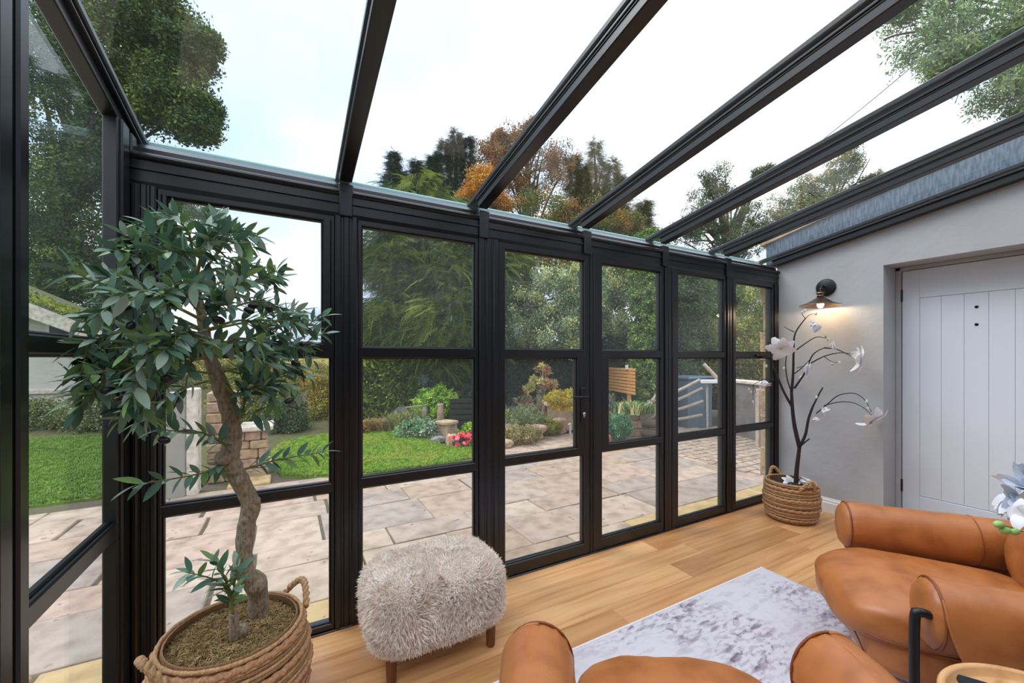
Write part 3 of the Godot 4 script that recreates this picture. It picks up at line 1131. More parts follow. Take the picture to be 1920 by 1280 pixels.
	g.tube([Vector3(7.728, 0.915, -2.378) - Vector3(7.771, 0.928, -2.469), Vector3(7.741, -0.006, -2.428) - Vector3(7.771, 0.928, -2.469)], 0.022, 6)
	part("leg", g, M.grey_wood, br)
	var tp := thing("tree_stump", "short weathered stump standing upright behind the white trestle", "stump", Vector3(9.709, 0.928, -4.369))
	g = G.new()
	g.tube(curve([Vector3(0, -1.1, 0), Vector3(0.03, -0.1, 0), Vector3(0.05, 0.3, 0.0)], 4), taper(0.12, 0.09, 9), 10)
	part("trunk", g, M.grey_wood, tp)
	# driftwood fence
	var df := thing("rustic_fence", "bleached driftwood fence of fanned poles left of the blue bin", "fence", Vector3(6.931, -0.12, -3.571))
	var o: Vector3 = df.position
	for k in [[Vector3(6.701, 0.471, -3.401), Vector3(7.793, 0.961, -3.027)], [Vector3(6.701, 0.315, -3.401), Vector3(7.831, 0.79, -3.007)], [Vector3(6.71, 0.21, -3.396), Vector3(7.85, 0.533, -2.996)], [Vector3(6.72, 0.116, -3.39), Vector3(7.831, 0.255, -3.007)], [Vector3(6.793, 0.555, -3.35), Vector3(7.212, 0.811, -3.347)]]:
		g = G.new()
		g.tube(curve([k[0] - o, k[0].lerp(k[1], 0.3) - o + Vector3(0, 0.03, 0), k[0].lerp(k[1], 0.6) - o + Vector3(0, -0.01, 0), k[1] - o], 4), 0.032, 7)
		part("pole", g, M.grey_wood, df)
	for k in [Vector3(6.819, 0.567, -3.427), Vector3(7.225, 0.831, -3.203)]:
		g = G.new()
		g.tube([Vector3(k.x, -0.2, k.z) - o, k - o], 0.05, 7)
		part("post", g, M.grey_wood, df)
	for i in 2:
		var bl := thing("log_round", "%s weathered log round stacked at the left foot of the driftwood fence" % ["lower bigger", "upper smaller"][i], "log", Vector3(6.491, -0.12, -3.028) + Vector3(0, 0.105 + i * 0.19, 0))
		g = G.new()
		g.tube([Vector3(-0.08, 0, -0.2), Vector3(0.08, 0, 0.12)], 0.1 - i * 0.02, 12)
		part("log", g, M.bark_tree, bl)



func cluster_mesh(k: int, radius: float, length: float, width: float, sd: int) -> ArrayMesh:
	var g := G.new()
	var r := RandomNumberGenerator.new()
	r.seed = sd
	for i in k:
		var z := r.randf_range(-1, 1)
		var a := r.randf() * TAU
		var q := sqrt(1.0 - z * z)
		var d := Vector3(q * cos(a), z, q * sin(a))
		var b := Basis(Quaternion(Vector3(sin(i * 1.7), cos(i * 2.3), sin(i * 0.9 + 1.0)).normalized(), r.randf() * TAU))
		var c := d * radius * pow(r.randf(), 0.5)
		var l := length * r.randf_range(0.7, 1.2)
		var w := width * r.randf_range(0.8, 1.2)
		var o := [c, c + b * Vector3(w * 0.5, 0, l * 0.45), c + b * Vector3(0, -w * 0.12, l), c + b * Vector3(-w * 0.5, 0, l * 0.45)]
		g.poly(o, c - b.y)
	return g.mesh()


# a hanging conifer frond along +x, its needles in two ragged ranks
func frond_mesh(length: float, width: float, k: int, droop: float, sd: int) -> ArrayMesh:
	var g := G.new()
	var r := RandomNumberGenerator.new()
	r.seed = sd
	for i in k:
		var t := (i + 0.5) / k
		var c := Vector3(length * t, -droop * t * t * length, 0)
		for s in [-1.0, 1.0]:
			var l := width * (1.0 - t * 0.6) * r.randf_range(0.6, 1.1)
			var e := c + Vector3(l * 0.7, -l * r.randf_range(0.15, 0.6), s * l * 0.75)
			var w := Vector3(0.012, 0.0, 0.006 * s) * (length / 0.5)
			g.poly([c - w, c + w, e + w * 0.5, e - w * 0.5], c - Vector3.UP)
	return g.mesh()


# foliage scattered in clumps near the surface of ellipsoids; each blob is [centre, radii]
func foliage(o: Node3D, called: String, blobs: Array, clumps: int, per: int, spread: float, mesh: Mesh, m: Material, cols: Array, sizes := Vector2(0.7, 1.3), hang := false, inner := 0.55) -> void:
	var xf := []
	var cc := PackedColorArray()
	for b in blobs:
		var c: Vector3 = b[0]
		var r: Vector3 = b[1]
		var mean := (r.x + r.y + r.z) / 3.0
		for i in clumps:
			var d := ball_dir()
			var q := c + d * r * rng.randf_range(inner, 1.0)
			var col: Color = pick(cols)
			for k in per:
				var p := q + ball_dir() * mean * spread * pow(rng.randf(), 0.6)
				var s := rng.randf_range(sizes.x, sizes.y)
				var bs := turned()
				if hang:
					var out := Vector3(p.x - c.x, 0, p.z - c.z)
					var a := atan2(-out.z, out.x) + rng.randf_range(-0.9, 0.9)
					bs = Basis(Vector3.UP, a) * Basis(Vector3(0, 0, 1), rng.randf_range(-0.9, 0.35)) * Basis(Vector3.RIGHT, rng.randf_range(-0.7, 0.7))
				xf.append(Transform3D(bs.scaled(Vector3.ONE * s), p - o.position))
				cc.append(lin(col if rng.randf() < 0.75 else pick(cols), 0.3) * 1.4)
	scatter(called, mesh, m, xf, cc, o)


# ellipsoids stacked into a cone: its tip, height and foot radius
func cone(tip: Vector3, h: float, r: float) -> Array:
	var b := []
	for i in 7:
		var t := (i + 0.6) / 7.0
		b.append([tip - Vector3(0, h * t, 0), Vector3(maxf(r * t, 0.1), h * 0.11, maxf(r * t, 0.1))])
	return b


func limbs(o: Node3D, trunk: Array, r0: float, r1: float, blobs: Array, each: int, m: Material) -> void:
	var g := G.new()
	var p := []
	for q in trunk:
		p.append(q - o.position)
	var c := curve(p, 5)
	g.tube(c, taper(r0, r1, c.size()), 9)
	part("trunk", g, m, o)
	for b in blobs:
		for i in each:
			g = G.new()
			var a: Vector3 = c[rng.randi_range(c.size() / 2, c.size() - 1)]
			var e: Vector3 = b[0] - o.position + ball_dir() * b[1] * 0.8
			var mid := a.lerp(e, 0.5) + Vector3(0, 0.12, 0) * a.distance_to(e)
			var k := curve([a, mid, e], 4)
			g.tube(k, taper(r1 * 0.7, 0.012, k.size()), 5, false)
			part("branch", g, m, o)


func build_trees() -> void:
	var broad := cluster_mesh(16, 0.22, 0.11, 0.06, 11)
	var small := cluster_mesh(18, 0.2, 0.075, 0.045, 12)
	var frond := frond_mesh(0.5, 0.2, 11, 0.5, 13)
	var spike := frond_mesh(0.55, 0.22, 9, 0.15, 14)
	var greens := [Color(0.29, 0.37, 0.2), Color(0.36, 0.44, 0.24), Color(0.24, 0.32, 0.17), Color(0.42, 0.48, 0.27)]
	# big leafy tree at the left
	var b := [[Vector3(-6.755, 11.724, -18.92), Vector3(3.2, 2.8, 3.0)], [Vector3(-4.581, 12.529, -17.151), Vector3(2.2, 2.2, 2.2)], [Vector3(-2.945, 10.296, -15.679), Vector3(1.3, 1.0, 1.3)], [Vector3(-3.658, 13.295, -16.643), Vector3(1.5, 1.1, 1.5)], [Vector3(-5.839, 7.932, -17.844), Vector3(2.2, 1.9, 2.2)], [Vector3(-8.076, 6.13, -20.218), Vector3(2.6, 2.2, 2.4)], [Vector3(-2.459, 12.053, -15.411), Vector3(0.8, 0.6, 0.8)], [Vector3(-2.199, 9.233, -14.811), Vector3(0.55, 0.4, 0.5)], [Vector3(-8.144, 13.507, -19.685), Vector3(3.0, 2.8, 3.0)], [Vector3(-6.689, 4.592, -20.025), Vector3(2.4, 1.6, 2.0)], [Vector3(-1.936, 9.895, -14.895), Vector3(0.4, 0.3, 0.4)], [Vector3(-1.973, 12.238, -15.144), Vector3(0.4, 0.3, 0.4)]]
	var o := thing("leafy_tree", "big dark green leafy tree overhanging at the left above the cottage", "tree", Vector3(-7.615, 0.787, -20.535) * Vector3(1, 0, 1) + Vector3(0, -0.2, 0))
	limbs(o, [o.position, Vector3(-7.229, 5.336, -19.866), Vector3(-6.581, 9.742, -18.824)], 0.42, 0.18, b, 3, M.bark_tree)
	foliage(o, "foliage", b, 64, 19, 0.48, broad, M.leaf, [Color(0.25, 0.34, 0.19), Color(0.31, 0.4, 0.22), Color(0.2, 0.29, 0.16), Color(0.38, 0.45, 0.2)], Vector2(0.8, 1.4), false, 0.3)
	b = [[Vector3(-1.96, 6.233, -14.565), Vector3(0.6, 0.22, 0.5)], [Vector3(-2.663, 6.5, -14.953), Vector3(0.6, 0.3, 0.5)], [Vector3(-1.491, 5.965, -14.307), Vector3(0.3, 0.12, 0.3)]]
	foliage(o, "hanging_foliage", b, 18, 10, 0.3, broad, M.leaf, greens, Vector2(0.5, 0.9), false, 0.3)
	# the yew that fills the second window
	b = [[Vector3(3.679, 4.986, -7.92), Vector3(1.3, 0.9, 1.2)], [Vector3(2.97, 3.839, -8.082), Vector3(0.85, 1.0, 1.0)], [Vector3(4.138, 3.659, -7.21), Vector3(1.1, 1.1, 1.1)], [Vector3(2.843, 2.329, -7.81), Vector3(0.85, 1.0, 1.1)], [Vector3(3.996, 2.174, -6.832), Vector3(1.2, 0.9, 1.2)], [Vector3(5.243, 3.475, -7.058), Vector3(0.8, 1.3, 1.0)], [Vector3(3.559, 1.002, -7.986), Vector3(1.4, 0.7, 1.0)], [Vector3(2.476, 1.826, -8.583), Vector3(0.4, 0.6, 0.6)]]
	o = thing("yew_tree", "broad yew with drooping dark green fronds filling the second window", "tree", Vector3(3.709, 0.998, -8.018) * Vector3(1, 0, 1) + Vector3(0, -0.1, 0))
	limbs(o, [o.position, Vector3(3.709, 2.385, -8.018), Vector3(3.769, 4.743, -7.984)], 0.25, 0.1, b, 2, M.bark_tree)
	foliage(o, "fronds", b, 110, 17, 0.26, frond, M.needle, [Color(0.36, 0.43, 0.19), Color(0.44, 0.5, 0.24), Color(0.27, 0.35, 0.15), Color(0.53, 0.57, 0.29), Color(0.2, 0.27, 0.14)], Vector2(0.6, 1.1), true, 0.3)
	# dark spires above the beam
	var dusk := [Color(0.17, 0.24, 0.19), Color(0.22, 0.3, 0.22), Color(0.14, 0.2, 0.16)]
	var spires := [["slim dark conifer spire, leftmost above the eaves beam", [[Vector3(4.422, 10.136, -15.046), 2.2, 0.75], [Vector3(4.737, 9.238, -14.872), 1.3, 0.5]]], ["thin dark conifer between the slim spire and the broad conifer", [[Vector3(5.248, 9.732, -14.591), 2.0, 0.55], [Vector3(5.583, 9.327, -14.406), 1.6, 0.6]]], ["broad dark conifer with several tips left of the autumn tree", [[Vector3(6.543, 10.707, -13.306), 3.0, 1.0], [Vector3(6.104, 10.315, -13.548), 2.6, 0.8], [Vector3(6.963, 10.402, -13.075), 2.6, 0.75], [Vector3(5.722, 9.748, -13.759), 2.0, 0.6]]]]
	for s in spires:
		b = []
		for t in s[1]:
			b.append_array(cone(t[0], t[1], t[2]))
		o = thing("conifer", s[0], "tree", b[0][0] * Vector3(1, 0, 1) + Vector3(0, 0.2, 0), 0.0, "dark conifers beyond the eaves")
		limbs(o, [o.position, b[0][0] * Vector3(1, 0.5, 1), b[1][0]], 0.2, 0.06, b.slice(0, 6), 1, M.bark_tree)
		foliage(o, "needles", b, 26, 8, 0.5, spike, M.needle, dusk, Vector2(0.4, 0.75), true, 0.25)
	# autumn tree and its golden neighbours
	b = [[Vector3(8.002, 9.234, -10.219), Vector3(0.8, 0.6, 0.8)], [Vector3(6.99, 8.597, -10.549), Vector3(0.8, 0.7, 0.8)], [Vector3(8.925, 8.315, -9.711), Vector3(0.9, 0.9, 0.9)], [Vector3(7.651, 7.653, -10.184), Vector3(1.2, 0.9, 1.1)], [Vector3(8.254, 9.694, -10.081), Vector3(0.3, 0.25, 0.3)], [Vector3(7.201, 9.18, -10.546), Vector3(0.35, 0.3, 0.35)]]
	o = thing("autumn_tree", "tall rust and copper autumn tree with sparse crown, rising behind the second rafter", "tree", Vector3(8.002, 2.76, -10.219) * Vector3(1, 0, 1))
	limbs(o, [o.position, Vector3(8.086, 5.059, -10.173), Vector3(8.002, 7.932, -10.219)], 0.2, 0.08, b, 5, M.bark_tree)
	foliage(o, "foliage", b, 44, 9, 0.4, small, M.leaf, [Color(0.56, 0.4, 0.27), Color(0.5, 0.38, 0.29), Color(0.6, 0.46, 0.28), Color(0.5, 0.44, 0.3)], Vector2(0.55, 1.0), false, 0.2)
	b = [[Vector3(6.031, 6.998, -9.592), Vector3(0.65, 0.5, 0.6)], [Vector3(5.806, 6.569, -9.717), Vector3(0.5, 0.4, 0.5)], [Vector3(6.332, 6.311, -9.427), Vector3(0.6, 0.4, 0.5)]]
	o = thing("autumn_tree", "smaller bright orange autumn tree beside the broad dark conifer", "tree", Vector3(6.031, 1.932, -9.592) * Vector3(1, 0, 1))
	limbs(o, [o.position, Vector3(6.031, 4.337, -9.592), Vector3(6.031, 6.569, -9.592)], 0.12, 0.05, b, 4, M.bark_tree)
	foliage(o, "foliage", b, 40, 12, 0.4, small, M.leaf, [Color(0.72, 0.5, 0.17), Color(0.66, 0.44, 0.16), Color(0.74, 0.58, 0.24)], Vector2(0.6, 1.0))
	b = []
	for t in [[Vector3(10.549, 9.504, -9.387), 3.2, 1.0], [Vector3(11.087, 8.751, -9.091), 2.4, 0.8], [Vector3(9.837, 8.989, -9.779), 2.4, 0.6], [Vector3(11.347, 8.157, -8.947), 2.0, 0.8], [Vector3(12.111, 7.265, -8.527), 1.6, 0.6], [Vector3(10.149, 8.553, -9.607), 2.0, 0.6]]:
		b.append_array(cone(t[0], t[1], t[2]))
	o = thing("golden_conifer", "upright olive gold conifer with feathery tips right of the autumn tree", "tree", Vector3(10.514, 2.807, -9.406) * Vector3(1, 0, 1))
	limbs(o, [o.position, Vector3(10.549, 5.185, -9.387), Vector3(10.549, 7.959, -9.387)], 0.2, 0.07, b.slice(0, 8), 1, M.bark_tree)
	foliage(o, "needles", b, 22, 7, 0.5, spike, M.needle, [Color(0.42, 0.41, 0.2), Color(0.34, 0.38, 0.2), Color(0.5, 0.44, 0.22), Color(0.28, 0.34, 0.18)], Vector2(0.4, 0.75), true, 0.25)
	b = [[Vector3(7.341, 5.71, -8.3), Vector3(1.1, 0.8, 0.9)], [Vector3(8.498, 5.71, -7.663), Vector3(1.1, 0.7, 0.9)], [Vector3(9.51, 5.38, -7.105), Vector3(0.9, 0.6, 0.8)], [Vector3(7.199, 4.302, -7.236), Vector3(1.2, 0.8, 0.9)], [Vector3(8.53, 3.998, -6.503), Vector3(1.2, 0.8, 0.9)], [Vector3(6.28, 4.533, -8.085), Vector3(0.7, 0.8, 0.7)]]
	o = thing("turning_maple", "spreading maple turning gold, green and orange just above the doors", "tree", Vector3(7.904, 1.891, -7.419) * Vector3(1, 0, 1))
	limbs(o, [o.position, Vector3(7.904, 3.477, -7.419), Vector3(8.229, 5.153, -7.583)], 0.18, 0.08, b, 3, M.bark_tree)
	foliage(o, "foliage", b, 42, 13, 0.3, small, M.leaf, [Color(0.5, 0.46, 0.19), Color(0.4, 0.43, 0.2), Color(0.58, 0.46, 0.2), Color(0.34, 0.4, 0.21), Color(0.6, 0.43, 0.24)], Vector2(0.6, 1.1))
	# silvery evergreen behind the doors
	b = [[Vector3(6.107, 2.808, -5.669), Vector3(0.8, 0.75, 0.7)], [Vector3(6.773, 2.998, -5.302), Vector3(0.8, 0.8, 0.7)], [Vector3(6.209, 2.033, -5.384), Vector3(0.8, 0.55, 0.6)], [Vector3(7.203, 2.605, -4.951), Vector3(0.55, 0.7, 0.6)], [Vector3(5.598, 2.449, -6.178), Vector3(0.6, 0.8, 0.6)], [Vector3(7.539, 3.375, -5.222), Vector3(0.5, 0.5, 0.6)]]
	o = thing("variegated_holly", "silvery variegated evergreen with small pale leaves behind the glazed doors", "tree", Vector3(6.551, 0.779, -5.424) * Vector3(1, 0, 1))
	limbs(o, [o.position, Vector3(6.551, 1.793, -5.424), Vector3(6.551, 2.808, -5.424)], 0.12, 0.05, b, 2, M.bark_tree)
	foliage(o, "foliage", b, 55, 15, 0.28, cluster_mesh(16, 0.14, 0.065, 0.036, 15), M.leaf, [Color(0.5, 0.56, 0.42), Color(0.62, 0.66, 0.5), Color(0.36, 0.43, 0.3), Color(0.44, 0.5, 0.38), Color(0.66, 0.66, 0.42)], Vector2(0.7, 1.1))
	# dark evergreens that close the view below the trees
	var darks := [["dark rhododendron mass under the yew", [[Vector3(4.937, 1.111, -8.482), Vector3(1.3, 0.9, 0.8)], [Vector3(3.74, 0.428, -9.142), Vector3(1.3, 0.7, 0.8)], [Vector3(5.601, 0.527, -7.774), Vector3(1.0, 0.8, 0.8)], [Vector3(5.445, 1.875, -8.317), Vector3(0.9, 0.8, 0.7)]], [Color(0.15, 0.22, 0.14), Color(0.2, 0.28, 0.17), Color(0.12, 0.18, 0.12)]], ["dark green laurel behind the red leaved shrub", [[Vector3(6.614, 1.264, -7.444), Vector3(1.2, 0.7, 0.7)], [Vector3(7.607, 1.266, -6.783), Vector3(1.1, 0.6, 0.7)], [Vector3(7.111, 0.707, -6.372), Vector3(0.7, 0.35, 0.5)]], [Color(0.18, 0.27, 0.16), Color(0.24, 0.33, 0.19), Color(0.14, 0.2, 0.13)]], ["dark green evergreen behind the slatted panel", [[Vector3(8.439, 1.705, -5.982), Vector3(1.1, 0.7, 0.7)], [Vector3(8.948, 0.979, -5.702), Vector3(1.2, 0.8, 0.7)], [Vector3(9.839, 1.269, -5.211), Vector3(1.2, 0.8, 0.7)]], [Color(0.2, 0.27, 0.17), Color(0.26, 0.32, 0.2), Color(0.15, 0.21, 0.14)]], ["olive green privet at the left edge of the second window", [[Vector3(2.463, 0.969, -7.676), Vector3(0.55, 0.7, 0.6)], [Vector3(2.752, 0.597, -7.403), Vector3(0.6, 0.6, 0.6)], [Vector3(2.294, 0.295, -7.541), Vector3(0.5, 0.45, 0.5)]], [Color(0.36, 0.42, 0.16), Color(0.43, 0.48, 0.2), Color(0.28, 0.35, 0.14)]]]
	for s in darks:
		b = s[1]
		o = thing("evergreen_shrub", s[0], "shrub", b[0][0] * Vector3(1, 0, 1) + Vector3(0, 0.0, 0))
		limbs(o, [o.position, b[0][0] * Vector3(1, 0.6, 1), b[0][0]], 0.1, 0.05, b, 1, M.bark_tree)
		foliage(o, "foliage", b, 60, 14, 0.33, cluster_mesh(14, 0.2, 0.12, 0.045, 16), M.leaf, s[2], Vector2(0.7, 1.2), false, 0.5)
	# clipped column and hedges on the right
	b = []
	for i in 8:
		b.append([Vector3(7.517, 0.001, -4.093) + Vector3(0, 0.25 + i * 0.5, 0), Vector3(0.39, 0.42, 0.39)])
	o = thing("column_conifer", "tall clipped column of dense bright green conifer behind the right door", "tree", Vector3(7.517, 0.001, -4.093) * Vector3(1, 0, 1) + Vector3(0, -0.15, 0))
	limbs(o, [o.position, o.position + Vector3(0, 2, 0), o.position + Vector3(0, 3.6, 0)], 0.1, 0.05, [], 0, M.bark_tree)
	foliage(o, "foliage", b, 130, 7, 0.14, cluster_mesh(16, 0.07, 0.05, 0.03, 17), M.leaf, [Color(0.39, 0.48, 0.23), Color(0.47, 0.55, 0.28), Color(0.3, 0.39, 0.19)], Vector2(0.8, 1.3), false, 0.9)
	var hedges := [["tall dark green hedge right of the clipped column", [[Vector3(9.172, 2.866, -4.437), Vector3(0.5, 0.9, 0.6)], [Vector3(9.172, 1.545, -4.437), Vector3(0.5, 0.9, 0.6)], [Vector3(9.608, 2.366, -4.539), Vector3(0.5, 1.3, 0.5)]], [Color(0.3, 0.38, 0.22), Color(0.37, 0.45, 0.26), Color(0.25, 0.33, 0.2)], 90], ["yellow green hedge behind the last windows", [[Vector3(10.73, 2.868, -4.72), Vector3(0.7, 1.0, 0.8)], [Vector3(11.494, 2.577, -4.3), Vector3(0.9, 1.0, 0.8)], [Vector3(10.634, 1.553, -4.203), Vector3(1.2, 0.8, 0.8)], [Vector3(11.605, 1.83, -3.667), Vector3(0.9, 1.2, 0.8)], [Vector3(9.874, 1.144, -4.278), Vector3(0.8, 0.5, 0.6)]], [Color(0.53, 0.58, 0.27), Color(0.62, 0.64, 0.3), Color(0.44, 0.5, 0.25), Color(0.5, 0.5, 0.28)], 70], ["brownish green ivy bank above the grey wall", [[Vector3(10.304, 1.025, -3.585), Vector3(0.9, 0.45, 0.6)], [Vector3(10.451, 1.164, -3.047), Vector3(0.9, 0.5, 0.6)], [Vector3(9.866, 0.951, -4.055), Vector3(0.7, 0.4, 0.6)]], [Color(0.42, 0.44, 0.26), Color(0.48, 0.43, 0.3), Color(0.35, 0.4, 0.23)], 70]]
	for s in hedges:
		b = s[1]
		o = thing("hedge", s[0], "hedge", b[0][0] * Vector3(1, 0, 1))
		limbs(o, [o.position, b[0][0] * Vector3(1, 0.6, 1), b[0][0]], 0.09, 0.05, b, 1, M.bark_tree)
		foliage(o, "foliage", b, s[3], 13, 0.28, small, M.leaf, s[2], Vector2(0.6, 1.0), false, 0.6)
	# airy trees over the right end of the roof
	b = [[Vector3(13.578, 7.337, -6.577), Vector3(0.8, 0.7, 0.8)], [Vector3(13.335, 6.412, -6.711), Vector3(1.0, 0.8, 0.9)], [Vector3(14.307, 6.042, -6.175), Vector3(1.1, 0.8, 0.9)], [Vector3(12.687, 5.857, -7.068), Vector3(0.6, 0.6, 0.6)], [Vector3(15.468, 7.932, -6.106), Vector3(0.4, 0.3, 0.4)], [Vector3(13.504, 5.163, -6.046), Vector3(1.2, 0.7, 0.8)]]
	o = thing("thorn_tree", "thin crowned tree with many bare twigs above the right end of the beam", "tree", Vector3(13.983, 2.343, -6.354) * Vector3(1, 0, 1))
	limbs(o, [o.position, Vector3(13.983, 3.823, -6.354), Vector3(13.902, 5.672, -6.398)], 0.14, 0.07, b, 9, M.bark_tree)
	foliage(o, "foliage", b, 30, 11, 0.3, small, M.leaf, [Color(0.32, 0.4, 0.26), Color(0.4, 0.46, 0.3), Color(0.25, 0.32, 0.22)], Vector2(0.5, 0.9), false, 0.25)
	b = [[Vector3(21.181, 9.395, -5.813), Vector3(0.9, 0.9, 0.9)], [Vector3(20.296, 8.609, -6.301), Vector3(1.2, 0.9, 1.0)], [Vector3(18.666, 7.634, -6.628), Vector3(1.3, 0.8, 1.0)], [Vector3(20.002, 7.307, -5.892), Vector3(1.4, 0.8, 1.0)], [Vector3(17.563, 6.494, -6.665), Vector3(1.3, 0.7, 1.0)], [Vector3(22.164, 8.833, -5.272), Vector3(0.5, 0.3, 0.5)]]
	o = thing("birch_tree", "pale green birch with soft hanging crown above the right end of the roof", "tree", Vector3(20.394, 2.994, -6.247) * Vector3(1, 0, 1))
	limbs(o, [o.position, Vector3(20.433, 5.24, -6.225), Vector3(20.591, 7.71, -6.138)], 0.16, 0.07, b, 6, M.bark_tree)
	foliage(o, "foliage", b, 36, 12, 0.3, small, M.leaf, [Color(0.4, 0.46, 0.34), Color(0.48, 0.5, 0.36), Color(0.34, 0.4, 0.3), Color(0.6, 0.55, 0.36)], Vector2(0.6, 1.0), false, 0.3)
	# ash branches hanging over the roof from the right
	b = [[Vector3(11.147, 7.553, -0.495), Vector3(0.85, 0.65, 0.7)], [Vector3(12.015, 7.454, -0.017), Vector3(1.0, 0.8, 0.9)], [Vector3(10.627, 7.949, -0.782), Vector3(0.4, 0.3, 0.4)], [Vector3(11.034, 6.81, -0.328), Vector3(0.4, 0.35, 0.4)], [Vector3(12.048, 6.231, 0.23), Vector3(0.7, 0.55, 0.6)], [Vector3(12.883, 7.454, 0.461), Vector3(1.1, 1.0, 1.0)], [Vector3(13.143, 6.066, 0.605), Vector3(1.0, 0.9, 0.9)]]
	o = thing("ash_tree", "light green ash branches hanging over the glass roof at the upper right", "tree", Vector3(18.25, 1.789, 1.135) * Vector3(1, 0, 1) + Vector3(0, -0.2, 0))
	limbs(o, [o.position, Vector3(17.663, 4.729, 1.04), Vector3(16.236, 7.805, 0.825), Vector3(13.703, 7.857, 0.342)], 0.22, 0.07, b, 5, M.bark_tree)
	foliage(o, "foliage", b, 36, 11, 0.3, cluster_mesh(14, 0.2, 0.1, 0.03, 18), M.leaf, [Color(0.42, 0.54, 0.36), Color(0.5, 0.6, 0.4), Color(0.36, 0.47, 0.3), Color(0.58, 0.64, 0.42)], Vector2(0.6, 1.0), false, 0.3)
	# autumn shrubs and a clipped ball behind the lawn, seen through the first window
	var bushes := [["golden yellow autumn shrub behind the lawn in the first window", [[Vector3(1.279, 0.374, -9.356), Vector3(0.55, 0.6, 0.5)], [Vector3(1.564, 0.053, -8.971), Vector3(0.5, 0.5, 0.5)], [Vector3(1.13, -0.172, -8.867), Vector3(0.6, 0.35, 0.5)]], [Color(0.58, 0.5, 0.2), Color(0.5, 0.48, 0.2), Color(0.63, 0.54, 0.25)]], ["olive green shrub beside the stone wall", [[Vector3(-0.106, 0.346, -8.977), Vector3(0.6, 0.65, 0.6)], [Vector3(-0.457, 0.58, -9.399), Vector3(0.6, 0.6, 0.6)], [Vector3(0.147, 0.489, -9.409), Vector3(0.5, 0.5, 0.5)]], [Color(0.45, 0.46, 0.18), Color(0.52, 0.52, 0.22), Color(0.36, 0.4, 0.16)]], ["clipped dark green ball on the far edge of the lawn", [[Vector3(0.527, 0.139, -7.601), Vector3(0.4, 0.36, 0.4)]], [Color(0.22, 0.3, 0.18), Color(0.28, 0.36, 0.22), Color(0.34, 0.38, 0.26)]], ["faded yellow hedge on the field edge below the hillside", [[Vector3(1.086, 0.681, -15.742), Vector3(1.4, 0.5, 0.8)], [Vector3(-0.58, 0.787, -16.659), Vector3(1.6, 0.6, 0.8)], [Vector3(2.443, 0.627, -13.852), Vector3(1.2, 0.6, 0.8)], [Vector3(-1.895, 0.825, -16.243), Vector3(1.6, 0.7, 0.8)]], [Color(0.56, 0.52, 0.28), Color(0.46, 0.47, 0.25), Color(0.6, 0.55, 0.33)]], ["low grey green hedge below the white cottage wall", [[Vector3(-4.0, 0.15, -9.6), Vector3(0.9, 0.42, 0.4)], [Vector3(-2.8, 0.15, -9.3), Vector3(0.9, 0.42, 0.4)], [Vector3(-5.3, 0.15, -9.8), Vector3(0.9, 0.42, 0.4)], [Vector3(-1.9, 0.15, -8.9), Vector3(0.5, 0.42, 0.4)]], [Color(0.42, 0.46, 0.3), Color(0.5, 0.5, 0.36), Color(0.36, 0.4, 0.27)]]]
	for s in bushes:
		b = s[1]
		o = thing("shrub", s[0], "shrub", b[0][0] * Vector3(1, 0, 1) + Vector3(0, -0.12, 0))
		limbs(o, [o.position, b[0][0] * Vector3(1, 0.5, 1), b[0][0]], 0.05, 0.03, b, 1, M.bark_tree)
		foliage(o, "foliage", b, 70, 13, 0.28, cluster_mesh(16, 0.12, 0.06, 0.035, 19), M.leaf, s[2], Vector2(0.6, 1.1), false, 0.6)
	var wire := thing("overhead_cable", "thin overhead cable crossing the sky at the upper right", "cable", Vector3.ZERO)
	var g := G.new()
	g.tube(curve([Vector3(17.444, 8.339, -7.872), Vector3(17.022, 8.712, -5.821), Vector3(16.786, 9.489, -3.668), Vector3(16.514, 10.074, -2.105), Vector3(16.287, 10.66, -0.517)], 5), 0.012, 5)
	part("cable", g, M.rubber, wire)


# a small plant: blades from a crown, or a leafy mound
func plant(called: String, label: String, cat: String, at: Vector3, w: float, h: float, cols: Array, kind: String, k := 500) -> Node3D:
	var o := thing(called, label, cat, at)
	if kind == "blades":
		var xf := []
		var cc := PackedColorArray()
		for i in k / 8:
			var p := Vector3(rng.randf_range(-1, 1), 0, rng.randf_range(-1, 1)) * w * 0.38
			var s := rng.randf_range(0.7, 1.1)
			xf.append(Transform3D(Basis(Vector3.UP, rng.randf() * TAU).scaled(Vector3(s, s, s)), p))
			cc.append(lin(pick(cols), 0.25))
		scatter("blades", tuft_mesh(9, h, 0.012 + h * 0.015, 0.55, 31), M.grass, xf, cc, o)
	else:
		var r := Vector3(w * 0.5, h * 0.5, w * 0.45)
		limbs(o, [at, at + Vector3(0, h * 0.3, 0), at + Vector3(0, h * 0.6, 0)], 0.03, 0.015, [[at + Vector3(0, h * 0.5, 0), r]], 3, M.bark_tree)
		foliage(o, "foliage", [[at + Vector3(0, h * 0.52, 0), r]], k / 12, 12, 0.3, cluster_mesh(14, 0.07, 0.07, 0.035, 33) if kind == "broad" else cluster_mesh(14, 0.05, 0.04, 0.018, 34), M.leaf, cols, Vector2(0.6, 1.1), false, 0.45)
	return o


func block(called: String, label: String, cat: String, at: Vector3, s: Vector3, m: Material, turn := 0.0, bev := 0.03) -> Node3D:
	var o := thing(called, label, cat, at, turn)
	var g := G.new()
	g.box(Vector3(0, s.y * 0.5, 0), s, bev)
	part("stone", g, m, o)
	return o


